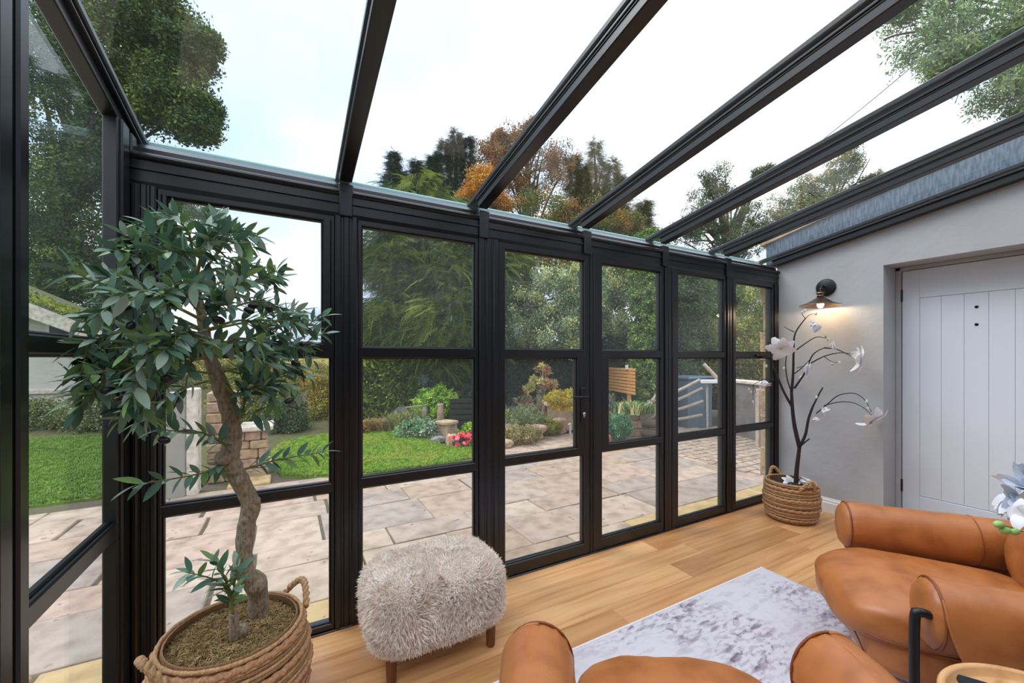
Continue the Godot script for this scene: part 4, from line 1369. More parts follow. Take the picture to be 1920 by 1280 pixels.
func rock(called: String, label: String, at: Vector3, s: Vector3, m: Material, sd: int) -> Node3D:
	var o := thing(called, label, "rock", at)
	var f := noise(sd, 1.2, 3)
	var g := G.new()
	g.pillow(Vector3(0, s.y * 0.4, 0), s * 0.5, 3.2, Basis(), 12, func(q): return q * (1.0 + 0.35 * f.get_noise_3dv(q * 4.0 / s.length())))
	part("stone", g, m, o)
	return o


func build_garden() -> void:
	var lawn := stuff(thing("lawn", "bright green mown lawn behind the second window, edged by the patio", "lawn"))
	grass_field(lawn, PackedVector2Array([Vector2(0.5, -3.7), Vector2(0.78, -3.5), Vector2(1.2, -3.3), Vector2(2.1, -3.24), Vector2(3.05, -3.32), Vector2(3.6, -3.55), Vector2(3.5, -3.95), Vector2(2.93, -4.2), Vector2(2.85, -5.0), Vector2(2.6, -5.9), Vector2(1.85, -6.4), Vector2(1.05, -6.4), Vector2(0.5, -6.1), Vector2(0.32, -5.2), Vector2(0.4, -4.3)]), -0.11, 2600.0, [Color(0.48, 0.63, 0.19), Color(0.56, 0.69, 0.23), Color(0.43, 0.59, 0.17), Color(0.61, 0.67, 0.26)])
	lawn = stuff(thing("lawn", "strip of darker green lawn left of the grey panel wall, below the cottage", "lawn"))
	grass_field(lawn, PackedVector2Array([Vector2(-7.5, -3.75), Vector2(-1.1, -3.75), Vector2(-1.1, -8.3), Vector2(-7.5, -9.3)]), -0.11, 1100.0, [Color(0.42, 0.56, 0.22), Color(0.48, 0.6, 0.26), Color(0.38, 0.52, 0.2)])
	lawn = stuff(thing("lawn", "rough grass of the field beyond the garden, below the hillside", "lawn"))
	grass_field(lawn, PackedVector2Array([Vector2(-1.4, -9.6), Vector2(1.0, -10.2), Vector2(1.0, -13.0), Vector2(-2.4, -13.0)]), 0.02, 400.0, [Color(0.56, 0.58, 0.26), Color(0.62, 0.6, 0.3)])
	# second window: behind the lawn
	plant("dry_grass", "tuft of straw coloured dry grass left of the grey rock", "grass", Vector3(2.233, -0.12, -6.574), 0.6, 0.34, [Color(0.66, 0.6, 0.42), Color(0.56, 0.5, 0.34), Color(0.72, 0.66, 0.5)], "blades", 900)
	plant("low_shrub", "rusty brown low shrub at the far left edge of the lawn", "shrub", Vector3(1.974, -0.12, -6.302), 0.5, 0.25, [Color(0.55, 0.42, 0.22), Color(0.62, 0.5, 0.25), Color(0.45, 0.4, 0.2)], "fine", 600)
	plant("feather_grass", "tall pale feathery grass behind the grey rock", "grass", Vector3(2.825, -0.12, -6.248), 0.8, 0.55, [Color(0.6, 0.6, 0.36), Color(0.66, 0.64, 0.42), Color(0.5, 0.54, 0.3)], "blades", 1100)
	var o := thing("slate_rock", "leaning pointed grey slate rock in the planting behind the lawn", "rock", Vector3(2.599, -0.12, -6.825))
	var g := G.new()
	g.extrude([Vector2(-0.42, -0.1), Vector2(0.36, -0.1), Vector2(0.3, 0.42), Vector2(0.1, 0.45)], -0.1, 0.1)
	part("stone", g, M.slate_stone, o)
	o.rotation.y = -0.4
	plant("laurel_bush", "glossy bright yellow green laurel behind the stone lantern", "shrub", Vector3(3.424, -0.12, -6.37), 0.95, 0.85, [Color(0.52, 0.66, 0.22), Color(0.44, 0.58, 0.2), Color(0.6, 0.7, 0.3)], "broad", 1500)
	plant("euphorbia", "lime green leafy shrub above the grey rock", "shrub", Vector3(2.776, -0.12, -7.401), 0.7, 0.75, [Color(0.56, 0.64, 0.2), Color(0.5, 0.58, 0.2), Color(0.62, 0.6, 0.22)], "broad", 700)
	plant("hydrangea", "grey blue hydrangea in the shade of the yew", "shrub", Vector3(3.391, -0.12, -6.973), 0.6, 1.15, [Color(0.42, 0.48, 0.46), Color(0.5, 0.54, 0.56), Color(0.36, 0.42, 0.38)], "broad", 700)
	plant("hosta", "blue green low hostas along the far edge of the lawn", "plant", Vector3(2.763, -0.12, -5.427), 0.85, 0.27, [Color(0.42, 0.54, 0.4), Color(0.5, 0.6, 0.46), Color(0.36, 0.48, 0.34)], "broad", 900)
	plant("lambs_ear", "silver grey plant beside the stone lantern", "plant", Vector3(2.901, -0.12, -5.061), 0.32, 0.28, [Color(0.56, 0.62, 0.52), Color(0.48, 0.55, 0.46)], "broad", 400)
	o = thing("timber_post", "weathered grey timber post with a cross rail behind the lawn", "post", Vector3(3.081, -0.12, -6.106))
	g = G.new()
	g.tube([Vector3(0, -0.1, 0), Vector3(0.0, 0.5, 0)], 0.055, 8)
	part("post", g, M.grey_wood, o)
	g = G.new()
	g.tube([Vector3(-0.4, 0.5, 0), Vector3(0.05, 0.52, 0)], 0.018, 6)
	part("rail", g, M.grey_wood, o)
	o = thing("stone_lantern", "square sandstone garden lantern with a flat overhanging lid at the lawn corner", "ornament", Vector3(3.17, -0.12, -4.969), 0.5)
	g = G.new()
	g.box(Vector3(0, 0.02, 0), Vector3(0.3, 0.08, 0.3), 0.012)
	for q in [Vector2(-1, -1), Vector2(1, -1), Vector2(-1, 1), Vector2(1, 1)]:
		g.box(Vector3(q.x * 0.105, 0.17, q.y * 0.105), Vector3(0.065, 0.24, 0.065), 0.008)
	g.box(Vector3(0, 0.17, 0), Vector3(0.225, 0.235, 0.225), 0.008)
	part("body", g, M.pink_stone, o)
	g = G.new()
	g.box(Vector3(0, 0.315, 0), Vector3(0.31, 0.06, 0.31), 0.01)
	part("lid", g, M.sandstone, o)
	o = thing("chimney_pot", "narrow pinkish chimney pot standing on grey stones behind the stone lantern", "ornament", Vector3(3.258, -0.12, -5.595))
	g = G.new()
	g.lathe([Vector2(0.0, 0.22), Vector2(0.085, 0.22), Vector2(0.06, 0.55), Vector2(0.07, 0.56), Vector2(0.07, 0.6), Vector2(0.04, 0.6), Vector2(0.04, 0.5)], 4)
	part("pot", g, M.pink_stone, o)
	g = G.new()
	g.pillow(Vector3(0.02, 0.1, 0.05), Vector3(0.14, 0.15, 0.14), 2.6, Basis(), 10)
	part("base_stone", g, M.slate_stone, o)
	rock("edge_rock", "rounded grey edging rock in front of the silver plant", Vector3(2.937, -0.12, -4.769), Vector3(0.24, 0.12, 0.16), M.slate_stone, 3)
	rock("edge_rock", "buff edging stone left of the pink flowers", Vector3(3.018, -0.12, -4.277), Vector3(0.2, 0.24, 0.2), M.tan_stone, 4)
	o = thing("begonia_bed", "cluster of bright pink and red begonias at the lawn corner", "flowers", Vector3(3.177, -0.12, -4.189))
	foliage(o, "foliage", [[o.position + Vector3(0, 0.07, 0), Vector3(0.24, 0.09, 0.16)]], 22, 10, 0.3, cluster_mesh(12, 0.03, 0.05, 0.03, 41), M.leaf, [Color(0.3, 0.4, 0.2), Color(0.38, 0.3, 0.22)], Vector2(0.6, 1.0))
	foliage(o, "blooms", [[o.position + Vector3(0, 0.12, 0), Vector3(0.25, 0.1, 0.17)]], 30, 3, 0.12, cluster_mesh(14, 0.022, 0.032, 0.03, 42), M.petal, [Color(0.92, 0.3, 0.45), Color(0.85, 0.22, 0.3), Color(0.95, 0.5, 0.62)], Vector2(0.8, 1.2), false, 0.8)
	plant("ladys_mantle", "yellow green leafy clump behind the pink flowers", "plant", Vector3(3.489, -0.12, -4.626), 0.36, 0.28, [Color(0.52, 0.62, 0.2), Color(0.44, 0.55, 0.18)], "broad", 500)
	o = thing("slatted_box", "dark slatted box right of the laurel", "store", Vector3(3.831, -0.12, -5.693), -0.4)
	for i in 6:  # a plain dark box with slats across its front
		g = G.new()
		g.box(Vector3(0, 0.06 + i * 0.115, 0.2), Vector3(0.62, 0.09, 0.025), 0.006)
		part("slat", g, M.dark_timber, o)
	g = G.new()
	g.box(Vector3(0, 0.3, 0), Vector3(0.58, 0.7, 0.36), 0.01)
	part("body", g, M.dark_timber, o)
	# third window: bed and stonework
	plant("blue_fescue", "blue grey grass at the back of the bed, left pane of the door", "grass", Vector3(5.218, -0.12, -6.238), 0.8, 0.5, [Color(0.5, 0.6, 0.58), Color(0.42, 0.52, 0.5), Color(0.6, 0.68, 0.64)], "blades", 1000)
	plant("lavender", "grey green lavender mound in the middle of the bed", "plant", Vector3(4.76, -0.12, -4.768), 0.95, 0.48, [Color(0.46, 0.52, 0.36), Color(0.56, 0.6, 0.44), Color(0.4, 0.46, 0.3)], "fine", 1800)
	plant("sedge", "bright green strappy sedge above the stone bird bath", "grass", Vector3(5.172, -0.12, -4.955), 0.45, 0.46, [Color(0.38, 0.56, 0.2), Color(0.46, 0.62, 0.26)], "blades", 500)
	plant("sedum", "buff low sedum spilling over the bed edge", "plant", Vector3(4.201, -0.12, -4.073), 0.85, 0.26, [Color(0.52, 0.5, 0.32), Color(0.6, 0.54, 0.38), Color(0.44, 0.44, 0.26)], "fine", 1200)
	plant("heuchera", "yellow green edging plant by the purple rocks", "plant", Vector3(4.61, -0.12, -5.264), 0.35, 0.42, [Color(0.7, 0.72, 0.4), Color(0.6, 0.64, 0.32)], "broad", 300)
	rock("edge_rock", "purplish rock at the left end of the bed", Vector3(4.136, -0.12, -4.38), Vector3(0.36, 0.3, 0.3), M.purple_stone, 5)
	rock("edge_rock", "mossy buff rock at the foot of the bed, nearest the glass", Vector3(3.791, -0.12, -3.851), Vector3(0.3, 0.14, 0.26), M.tan_stone, 6)
	o = thing("bird_bath", "rough stone bird bath on a squat pedestal at the bed edge", "bird bath", Vector3(4.668, -0.12, -4.144))
	g = G.new()
	g.lathe([Vector2(0.0, 0.0), Vector2(0.11, 0.0), Vector2(0.1, 0.06), Vector2(0.085, 0.12), Vector2(0.0, 0.13)], 8)
	part("pedestal", g, M.tan_stone, o)
	g = G.new()
	g.lathe([Vector2(0.0, 0.12), Vector2(0.1, 0.12), Vector2(0.165, 0.17), Vector2(0.18, 0.24), Vector2(0.15, 0.255), Vector2(0.12, 0.22), Vector2(0.0, 0.2)], 10, Transform3D(), 0.06, 3.0)
	part("bowl", g, M.pink_stone, o)
	plant("saxifrage", "olive tuft growing behind the bird bath", "plant", Vector3(5.089, -0.12, -4.392), 0.5, 0.34, [Color(0.55, 0.56, 0.24), Color(0.48, 0.5, 0.22)], "fine", 700)
	block("stone_block", "small squared pink stone block right of the bird bath", "stone", Vector3(5.364, -0.12, -4.435), Vector3(0.24, 0.3, 0.24), M.pink_stone, 0.4)
	o = thing("stone_trough", "large tan stone trough with a thick rim, behind the door handle", "trough", Vector3(5.962, -0.12, -4.816), 0.15)
	g = G.new()
	g.box(Vector3(0, 0.26, 0), Vector3(0.95, 0.5, 0.6), 0.03)
	part("body", g, M.tan_stone, o)
	g = G.new()
	for q in [[Vector3(0, 0.53, 0.29), Vector3(1.05, 0.1, 0.12)], [Vector3(0, 0.53, -0.29), Vector3(1.05, 0.1, 0.12)], [Vector3(-0.47, 0.53, 0), Vector3(0.12, 0.1, 0.6)], [Vector3(0.47, 0.53, 0), Vector3(0.12, 0.1, 0.6)]]:
		g.box(q[0], q[1], 0.025)
	part("rim", g, M.pale_stone, o)
	plant("gold_heather", "golden brown heather filling the stone trough", "shrub", Vector3(5.179, 0.42, -3.952), 0.85, 0.34, [Color(0.7, 0.58, 0.2), Color(0.62, 0.55, 0.22), Color(0.55, 0.55, 0.2)], "fine", 1400)
	o = thing("pieris", "pieris with a bare reddish stem and rosettes of cream and russet leaves", "shrub", Vector3(5.802, -0.12, -5.734))
	var at := o.position
	var pb := [[Vector3(5.488, 1.153, -5.211), Vector3(0.14, 0.1, 0.14)], [Vector3(5.323, 0.918, -5.301), Vector3(0.14, 0.08, 0.14)], [Vector3(5.632, 0.883, -5.131), Vector3(0.15, 0.08, 0.14)], [Vector3(5.423, 0.83, -5.132), Vector3(0.16, 0.08, 0.14)], [Vector3(5.138, 0.737, -5.29), Vector3(0.1, 0.07, 0.1)]]
	limbs(o, [at, at + Vector3(0.03, 0.5, 0), pb[3][0]], 0.05, 0.025, pb, 2, M.pink_wood)
	foliage(o, "foliage", pb, 7, 6, 0.4, cluster_mesh(14, 0.04, 0.09, 0.026, 43), M.leaf, [Color(0.66, 0.52, 0.36), Color(0.74, 0.7, 0.44), Color(0.6, 0.42, 0.3), Color(0.55, 0.6, 0.3)], Vector2(0.7, 1.1))
	plant("berberis", "red orange berberis beside the pieris stem", "shrub", Vector3(6.012, -0.12, -5.8), 0.35, 0.62, [Color(0.72, 0.4, 0.26), Color(0.66, 0.5, 0.28), Color(0.6, 0.34, 0.26)], "fine", 500)
	plant("dogwood", "pale pink flowering stems behind the lavender", "shrub", Vector3(5.531, -0.12, -6.065), 0.6, 0.62, [Color(0.7, 0.6, 0.52), Color(0.6, 0.55, 0.42), Color(0.74, 0.68, 0.6)], "fine", 350)
	plant("dwarf_pine", "deep green dwarf pine behind the gold heather", "shrub", Vector3(6.969, -0.12, -6.511), 1.0, 1.0, [Color(0.3, 0.42, 0.24), Color(0.36, 0.48, 0.28), Color(0.24, 0.34, 0.2)], "fine", 1400)
	# fourth window: panel and planter
	var pr: Vector3 = Vector3(6.904, 1.4, -3.86) * Vector3(1, 0, 1)
	var pl: Vector3 = Vector3(7.401, 1.4, -5.413) * Vector3(1, 0, 1)
	o = thing("slatted_panel", "orange brown horizontal slatted screen on a single post", "screen", pr + Vector3(0, -0.14, 0), atan2((pl - pr).z, (pr - pl).x))
	var pw := pr.distance_to(pl)
	for i in 8:
		g = G.new()
		g.box(Vector3(-pw * 0.5, 0.8 + i * 0.07, 0.03), Vector3(pw, 0.057, 0.03), 0.006)
		part("slat", g, M.orange_wood, o)
	g = G.new()
	g.box(Vector3(-0.35, 0.6, -0.02), Vector3(0.08, 1.45, 0.07), 0.008)
	part("post", g, M.pale_wood, o)
	g = G.new()
	g.box(Vector3(-0.3, 1.34, 0.06), Vector3(0.09, 0.1, 0.04), 0.01)
	part("bracket", g, M.pale_stone, o)
	o = thing("stone_planter", "pinkish stone raised planter wall left of the driftwood fence", "planter", Vector3(6.651, -0.12, -3.532), -0.05)
	var y := 0.0
	for r in 3:
		var x := -0.36
		for k in 3:
			var l: float = [0.28, 0.2, 0.25][(k + r) % 3]
			g = G.new()
			g.span(Vector3(x, y, -0.25), Vector3(x + l - 0.01, y + 0.15, 0.12 + rng.randf_range(-0.01, 0.02)), 0.015)
			part("stone", g, pick([M.pink_stone, M.tan_stone, M.pink_stone]), o)
			x += l
		y += 0.157
	plant("white_daisies", "dense green plants with small white flowers on the pink planter", "plant", Vector3(6.491, 0.33, -3.475), 0.68, 0.3, [Color(0.38, 0.52, 0.26), Color(0.44, 0.58, 0.3), Color(0.34, 0.46, 0.22), Color(0.85, 0.82, 0.6)], "blades", 1100)
	plant("cotoneaster", "grey leaved shrub under the slatted screen", "shrub", Vector3(6.768, -0.12, -4.528), 0.75, 0.62, [Color(0.55, 0.55, 0.5), Color(0.45, 0.47, 0.4), Color(0.38, 0.4, 0.34)], "fine", 1000)
	plant("thyme", "pale olive cushion plant beneath the grey leaved shrub", "plant", Vector3(6.572, -0.12, -4.183), 0.6, 0.34, [Color(0.58, 0.56, 0.36), Color(0.5, 0.5, 0.3)], "fine", 700)
	o = plant("blue_spruce_ball", "round blue green bush in front of the pink planter", "shrub", Vector3(5.955, -0.12, -3.378), 0.48, 0.46, [Color(0.3, 0.48, 0.34), Color(0.38, 0.56, 0.4), Color(0.26, 0.42, 0.3)], "fine", 1500)
	o = thing("clay_pot", "small terracotta pot on its side below the blue green bush", "pot", Vector3(5.608, -0.12, -3.298), 0.6)
	g = G.new()
	g.lathe([Vector2(0.05, -0.1), Vector2(0.075, 0.08), Vector2(0.085, 0.08), Vector2(0.085, 0.11), Vector2(0.07, 0.11), Vector2(0.06, 0.0)], 16, Transform3D(Basis(Vector3(0, 0, 1), PI / 2), Vector3(0, 0.08, 0)))
	part("pot", g, M.terracotta, o)
	o = thing("garden_tap", "small pale standpipe tap at the edge of the trough", "tap", Vector3(5.518, -0.12, -4.284))
	g = G.new()
	g.tube([Vector3(0, -0.02, 0), Vector3(0, 0.22, 0)], 0.025, 8)
	g.tube([Vector3(0, 0.2, 0), Vector3(-0.07, 0.19, 0.03)], 0.016, 6)
	part("pipe", g, M.porcelain, o)
	# lying on the glass roof
	o = thing("fallen_twig", "thin curved twig lying on the roof glass at the upper right", "twig", Vector3.ZERO)
	g = G.new()
	g.tube(curve([on_roof(Vector3(2.675, 2.59, 1.549)), on_roof(Vector3(2.696, 2.595, 1.581)), on_roof(Vector3(2.753, 2.602, 1.621))], 5), 0.004, 6)
	part("twig", g, M.bark_tree, o)
	o = thing("fallen_leaf", "small yellow leaf caught on the roof glass by the gutter", "leaf", on_roof(Vector3(2.015, 2.329, 0.031)), 0.4)
	g = G.new()
	g.poly([Vector3(-0.02, 0.0, 0), Vector3(0, 0.004, 0.014), Vector3(0.03, 0.01, 0), Vector3(0.0, 0.004, -0.014)], Vector3(0, -1, 0))
	g.poly([Vector3(-0.02, -0.001, 0), Vector3(0, 0.003, 0.014), Vector3(0.03, 0.009, 0), Vector3(0.0, 0.003, -0.014)], Vector3(0, 1, 0))
	part("blade", g, M.golden_leaf, o)


func on_roof(p: Vector3) -> Vector3:
	return Vector3(p.x, roof_y(p.z) + 0.012, p.z)


# ---------------------------------------------------------------- furniture
func sup(x: float, k: float) -> float:
	return pow(maxf(0.0, 1.0 - pow(absf(x), k)), 1.0 / k)


func armchair(label: String, at: Vector3, turn: float) -> Node3D:
	var o := thing("armchair", label, "armchair", at, turn, "matching tan leather armchairs")
	var f := noise(51, 3.0, 3)
	var dent := func(q: Vector3) -> Vector3: return q * (1.0 + 0.03 * f.get_noise_3dv(q * 2.0))
	# seat: a boxed lower cushion and a full upper one with piped seams
	var g := G.new()
	g.pillow(Vector3(0, 0.225, -0.12), Vector3(0.315, 0.115, 0.4), 4.5, Basis(), 24, dent)
	part("seat_base", g, M.tan_leather, o)
	var hs := Vector3(0.322, 0.112, 0.438)
	var cs := Vector3(0, 0.335, -0.16)
	g = G.new()
	g.pillow(cs, hs, 3.5, Basis(Vector3.RIGHT, 0.04), 36, func(q: Vector3) -> Vector3: return q * (1.0 + 0.025 * f.get_noise_3dv(q * 2.6)) + Vector3(0, -0.03 * smoothstep(-0.2, -0.45, q.z), 0))
	var seat := part("seat", g, M.tan_leather, o)
	g = G.new()
	var p := []
	for i in 41:
		var a := PI + PI * i / 40.0
		var c := Vector3(cos(a), 0, sin(a))
		var s := pow(pow(absf(c.x), 3.5) + pow(absf(c.z), 3.5), -1.0 / 3.5) * 0.985
		p.append(cs + Vector3(c.x * s * hs.x, -0.035 - 0.02 * absf(c.z), c.z * s * hs.z))
	g.tube(p, 0.0045, 6)
	for x in [-0.21, 0.21]:
		g.tube([Vector3(x, 0.29, -0.555), Vector3(x * 0.98, 0.22, -0.525), Vector3(x * 0.96, 0.15, -0.5)], 0.003, 5)
	p = []
	for i in 21:
		var x := -0.29 + 0.58 * i / 20.0
		var z := -0.06 - 0.05 * cos(x * 4.0)
		p.append(cs + Vector3(x, hs.y * pow(maxf(0.0, 1.0 - pow(absf(x / hs.x), 3.5) - pow(absf(z / hs.z), 3.5)), 1.0 / 3.5) - 0.0, z))
	g.tube(p, 0.0028, 5)
	part("seam", g, M.leather_piping, seat)
	g = G.new()
	g.pillow(Vector3(0, 0.6, 0.26), Vector3(0.31, 0.25, 0.125), 3.2, Basis(Vector3.RIGHT, 0.25), 30, dent)
	part("back_cushion", g, M.tan_leather, o)
	g = G.new()
	g.pillow(Vector3(0, 0.45, 0.4), Vector3(0.42, 0.33, 0.06), 5.0, Basis(Vector3.RIGHT, 0.22), 24)
	part("back_shell", g, M.tan_leather, o)
	for s in [-1.0, 1.0]:
		var ax: float = 0.41 * s
		# the roll of the arm with gathered ends
		g = G.new()
		var rows := []
		var prof := [[-0.425, 0.02], [-0.424, 0.5], [-0.416, 0.8], [-0.4, 0.95], [-0.385, 1.0], [-0.36, 1.02]]
		for i in 13:
			prof.append([lerpf(-0.33, 0.33, i / 12.0), 1.0])
		prof.append_array([[0.36, 1.0], [0.39, 0.93], [0.405, 0.6], [0.41, 0.02]])
		for q in prof:
			var row := PackedVector3Array()
			for j in 48:
				var a := TAU * j / 48
				var gather: float = 0.02 * sin(a * 17.0) * clampf(1.0 - absf(absf(q[0]) - 0.385) / 0.06, 0.0, 1.0)
				var r: float = q[1] * (1.0 + gather) * (1.0 + 0.035 * f.get_noise_3d(cos(a) * 0.4, q[0] * 1.6 + s, sin(a) * 0.4))
				row.append(Vector3(ax + cos(a) * 0.1 * r, 0.49 - sin(a) * 0.118 * r, q[0]))
			rows.append(row)
		g.grid(rows, false, true)
		var arm := part("armrest", g, M.tan_leather, o)
		g = G.new()
		for z in [-0.392, 0.1]:
			p = []
			for j in 33:
				var a := TAU * j / 32
				p.append(Vector3(ax + cos(a) * 0.1015, 0.49 - sin(a) * 0.1195, z))
			g.tube(p, 0.004 if z < 0.0 else 0.0022, 6, false)
		part("seam", g, M.leather_piping, arm)
		# the outer panel: one sheet of leather over the roll and down to the base
		g = G.new()
		rows = []
		var edge := []
		for i in 25:
			var t := i / 24.0
			var outer := []
			var inner := []
			for j in 25:
				var q := j / 24.0
				var zf := -0.388 + 0.115 * smoothstep(0.3, 1.0, q)
				var c := Vector3(0, 0, lerpf(zf, 0.385, t))
				var nn := Vector3.ZERO
				if q < 0.4:
					var a := PI * 0.5 * (1.0 - q / 0.4)
					c += Vector3(cos(a) * 0.102, 0.49 + sin(a) * 0.1205, 0)
					nn = Vector3(cos(a), sin(a), 0)
				else:
					var k := (q - 0.4) / 0.6
					c += Vector3(0.102 + 0.014 * sin(PI * k) - 0.03 * k * k, 0.49 - 0.33 * k, 0)
					nn = Vector3(1, 0, 0)
				c += nn * 0.006 * f.get_noise_3d(c.x * 2.0, c.y * 2.5 + s, c.z * 2.0)
				c.x = c.x * s
				nn.x *= s
				outer.append(c + Vector3(ax, 0, 0) + nn * (0.009 * smoothstep(0.0, 0.25, q) - 0.004))
				inner.append(c + Vector3(ax, 0, 0) - nn * (0.002 + 0.004))
				if i == 0:
					edge.append(c + Vector3(ax, 0, -0.001) + nn * (0.004 * smoothstep(0.0, 0.25, q) - 0.004))
			inner.reverse()
			var row := PackedVector3Array(outer + inner)
			if s > 0.0:
				row.reverse()
			rows.append(row)
		g.grid(rows, false, true)
		var drape := part("side_panel", g, M.tan_leather, o)
		g = G.new()
		g.tube(edge, 0.0055, 6)
		part("seam", g, M.tan_leather, drape)
		g = G.new()
		var tx: float = ax + (0.07 if s < 0.0 else 0.085) * s
		var tz := -0.07 if s < 0.0 else 0.06
		g.tube(curve([Vector3(tx - 0.005 * s, 0.51, -0.35 + tz), Vector3(tx, 0.515, -0.375 + tz), Vector3(tx, 0.49, -0.39 + tz), Vector3(tx, 0.25, -0.392 + tz), Vector3(tx, 0.05, -0.392 + tz), Vector3(tx, 0.016, -0.36 + tz), Vector3(tx, 0.015, 0.0), Vector3(tx, 0.015, 0.36), Vector3(tx, 0.05, 0.4), Vector3(tx, 0.3, 0.42)], 5), 0.0145, 10)
		part("leg_frame", g, M.black_metal, o)
	g = G.new()
	g.tube([Vector3(-0.43, 0.12, -0.3), Vector3(0.43, 0.12, -0.3)], 0.012, 8)
	g.tube([Vector3(-0.43, 0.12, 0.3), Vector3(0.43, 0.12, 0.3)], 0.012, 8)
	part("cross_bar", g, M.black_metal, o)
	return o


func build_armchairs() -> void:
	armchair("tan leather armchair facing the windows from the right, whole seat and round arms in view", Vector3(3.128, 0.014, 1.771), deg_to_rad(37.9))
	armchair("tan leather armchair at the bottom edge, only its two arm ends and seat front showing", Vector3(1.369, 0.014, 1.797), deg_to_rad(-31.8))


func build_rug_and_stool() -> void:
	var o := thing("rug", "pale mauve grey rug with a worn traditional pattern under the armchairs", "rug")
	var g := G.new()
	g.span(Vector3(0.72, 0.0005, 0.706), Vector3(3.328, 0.011, 2.75), 0.004)
	part("pile", g, M.rug_pile, o)
	g = G.new()
	g.tube([Vector3(0.71, 0.006, 0.7), Vector3(3.334, 0.006, 0.7), Vector3(3.336, 0.006, 2.755), Vector3(0.71, 0.006, 2.755), Vector3(0.71, 0.006, 0.7)], 0.0065, 6)
	part("edging", g, M.rug_edge, o)
	o = thing("footstool", "square footstool covered in shaggy cream fur on short wooden legs", "footstool", Vector3(1.205, 0, 0.325))
	var h := Vector3(0.315, 0.155, 0.215)
	var c := Vector3(0, 0.262, 0)
	var k := 4.2
	g = G.new()
	g.pillow(c, h, k, Basis(), 30)
	part("cushion", g, mat("fur_backing", Color(0.93, 0.9, 0.87), 0.95), o)
	var xf := []
	var cc := PackedColorArray()
	var lay := noise(61, 2.4, 3)
	while xf.size() < 21000:
		# even cover: a random point on the enclosing box, pushed on to the rounded body
		var d := Vector3(rng.randf_range(-1, 1), rng.randf_range(-1, 1), rng.randf_range(-1, 1))
		var ar := [h.y * h.z, h.x * h.z, h.x * h.y]
		var u: float = rng.randf() * (ar[0] + ar[1] + ar[2])
		var axis := 0 if u < ar[0] else 1 if u < ar[0] + ar[1] else 2
		d[axis] = signf(d[axis])
		var s := pow(pow(absf(d.x), k) + pow(absf(d.y), k) + pow(absf(d.z), k), -1.0 / k)
		var q := d * s
		var nn := Vector3(signf(q.x) * pow(absf(q.x), k - 1.0) / h.x, signf(q.y) * pow(absf(q.y), k - 1.0) / h.y, signf(q.z) * pow(absf(q.z), k - 1.0) / h.z).normalized()
		q = q * h
		var sway := Vector3(lay.get_noise_3dv(q * 2.0), lay.get_noise_3dv(q * 2.0 + Vector3(7, 0, 0)) - 0.1, lay.get_noise_3dv(q * 2.0 + Vector3(0, 9, 0))) * 1.35
		var up := (nn * 0.75 + sway + Vector3(0, -0.42, 0) * (1.0 - absf(nn.y))).normalized()
		if up.dot(nn) < 0.15:
			up = (up + nn * 0.5).normalized()
		var sd := up.cross(ball_dir()).normalized()
		xf.append(Transform3D(Basis(sd, up, sd.cross(up)).scaled(Vector3.ONE * rng.randf_range(0.75, 1.2)), c + q))
		cc.append(lin(pick([Color(0.98, 0.94, 0.9), Color(0.97, 0.91, 0.86), Color(0.95, 0.89, 0.84), Color(0.99, 0.97, 0.94)]), 0.04))
	scatter("fur", tuft_mesh(6, 0.038, 0.0042, 0.5, 62), M.fur, xf, cc, o)
	for q in [Vector2(-0.235, 0.15), Vector2(0.24, 0.15), Vector2(-0.235, -0.13), Vector2(0.24, -0.13)]:
		g = G.new()
		g.lathe([Vector2(0.0, 0.0), Vector2(0.018, 0.0), Vector2(0.021, 0.006), Vector2(0.026, 0.16), Vector2(0.0, 0.16)], 16, Transform3D(Basis(), Vector3(q.x, 0, q.y)))
		part("leg", g, M.brown_wood, o)


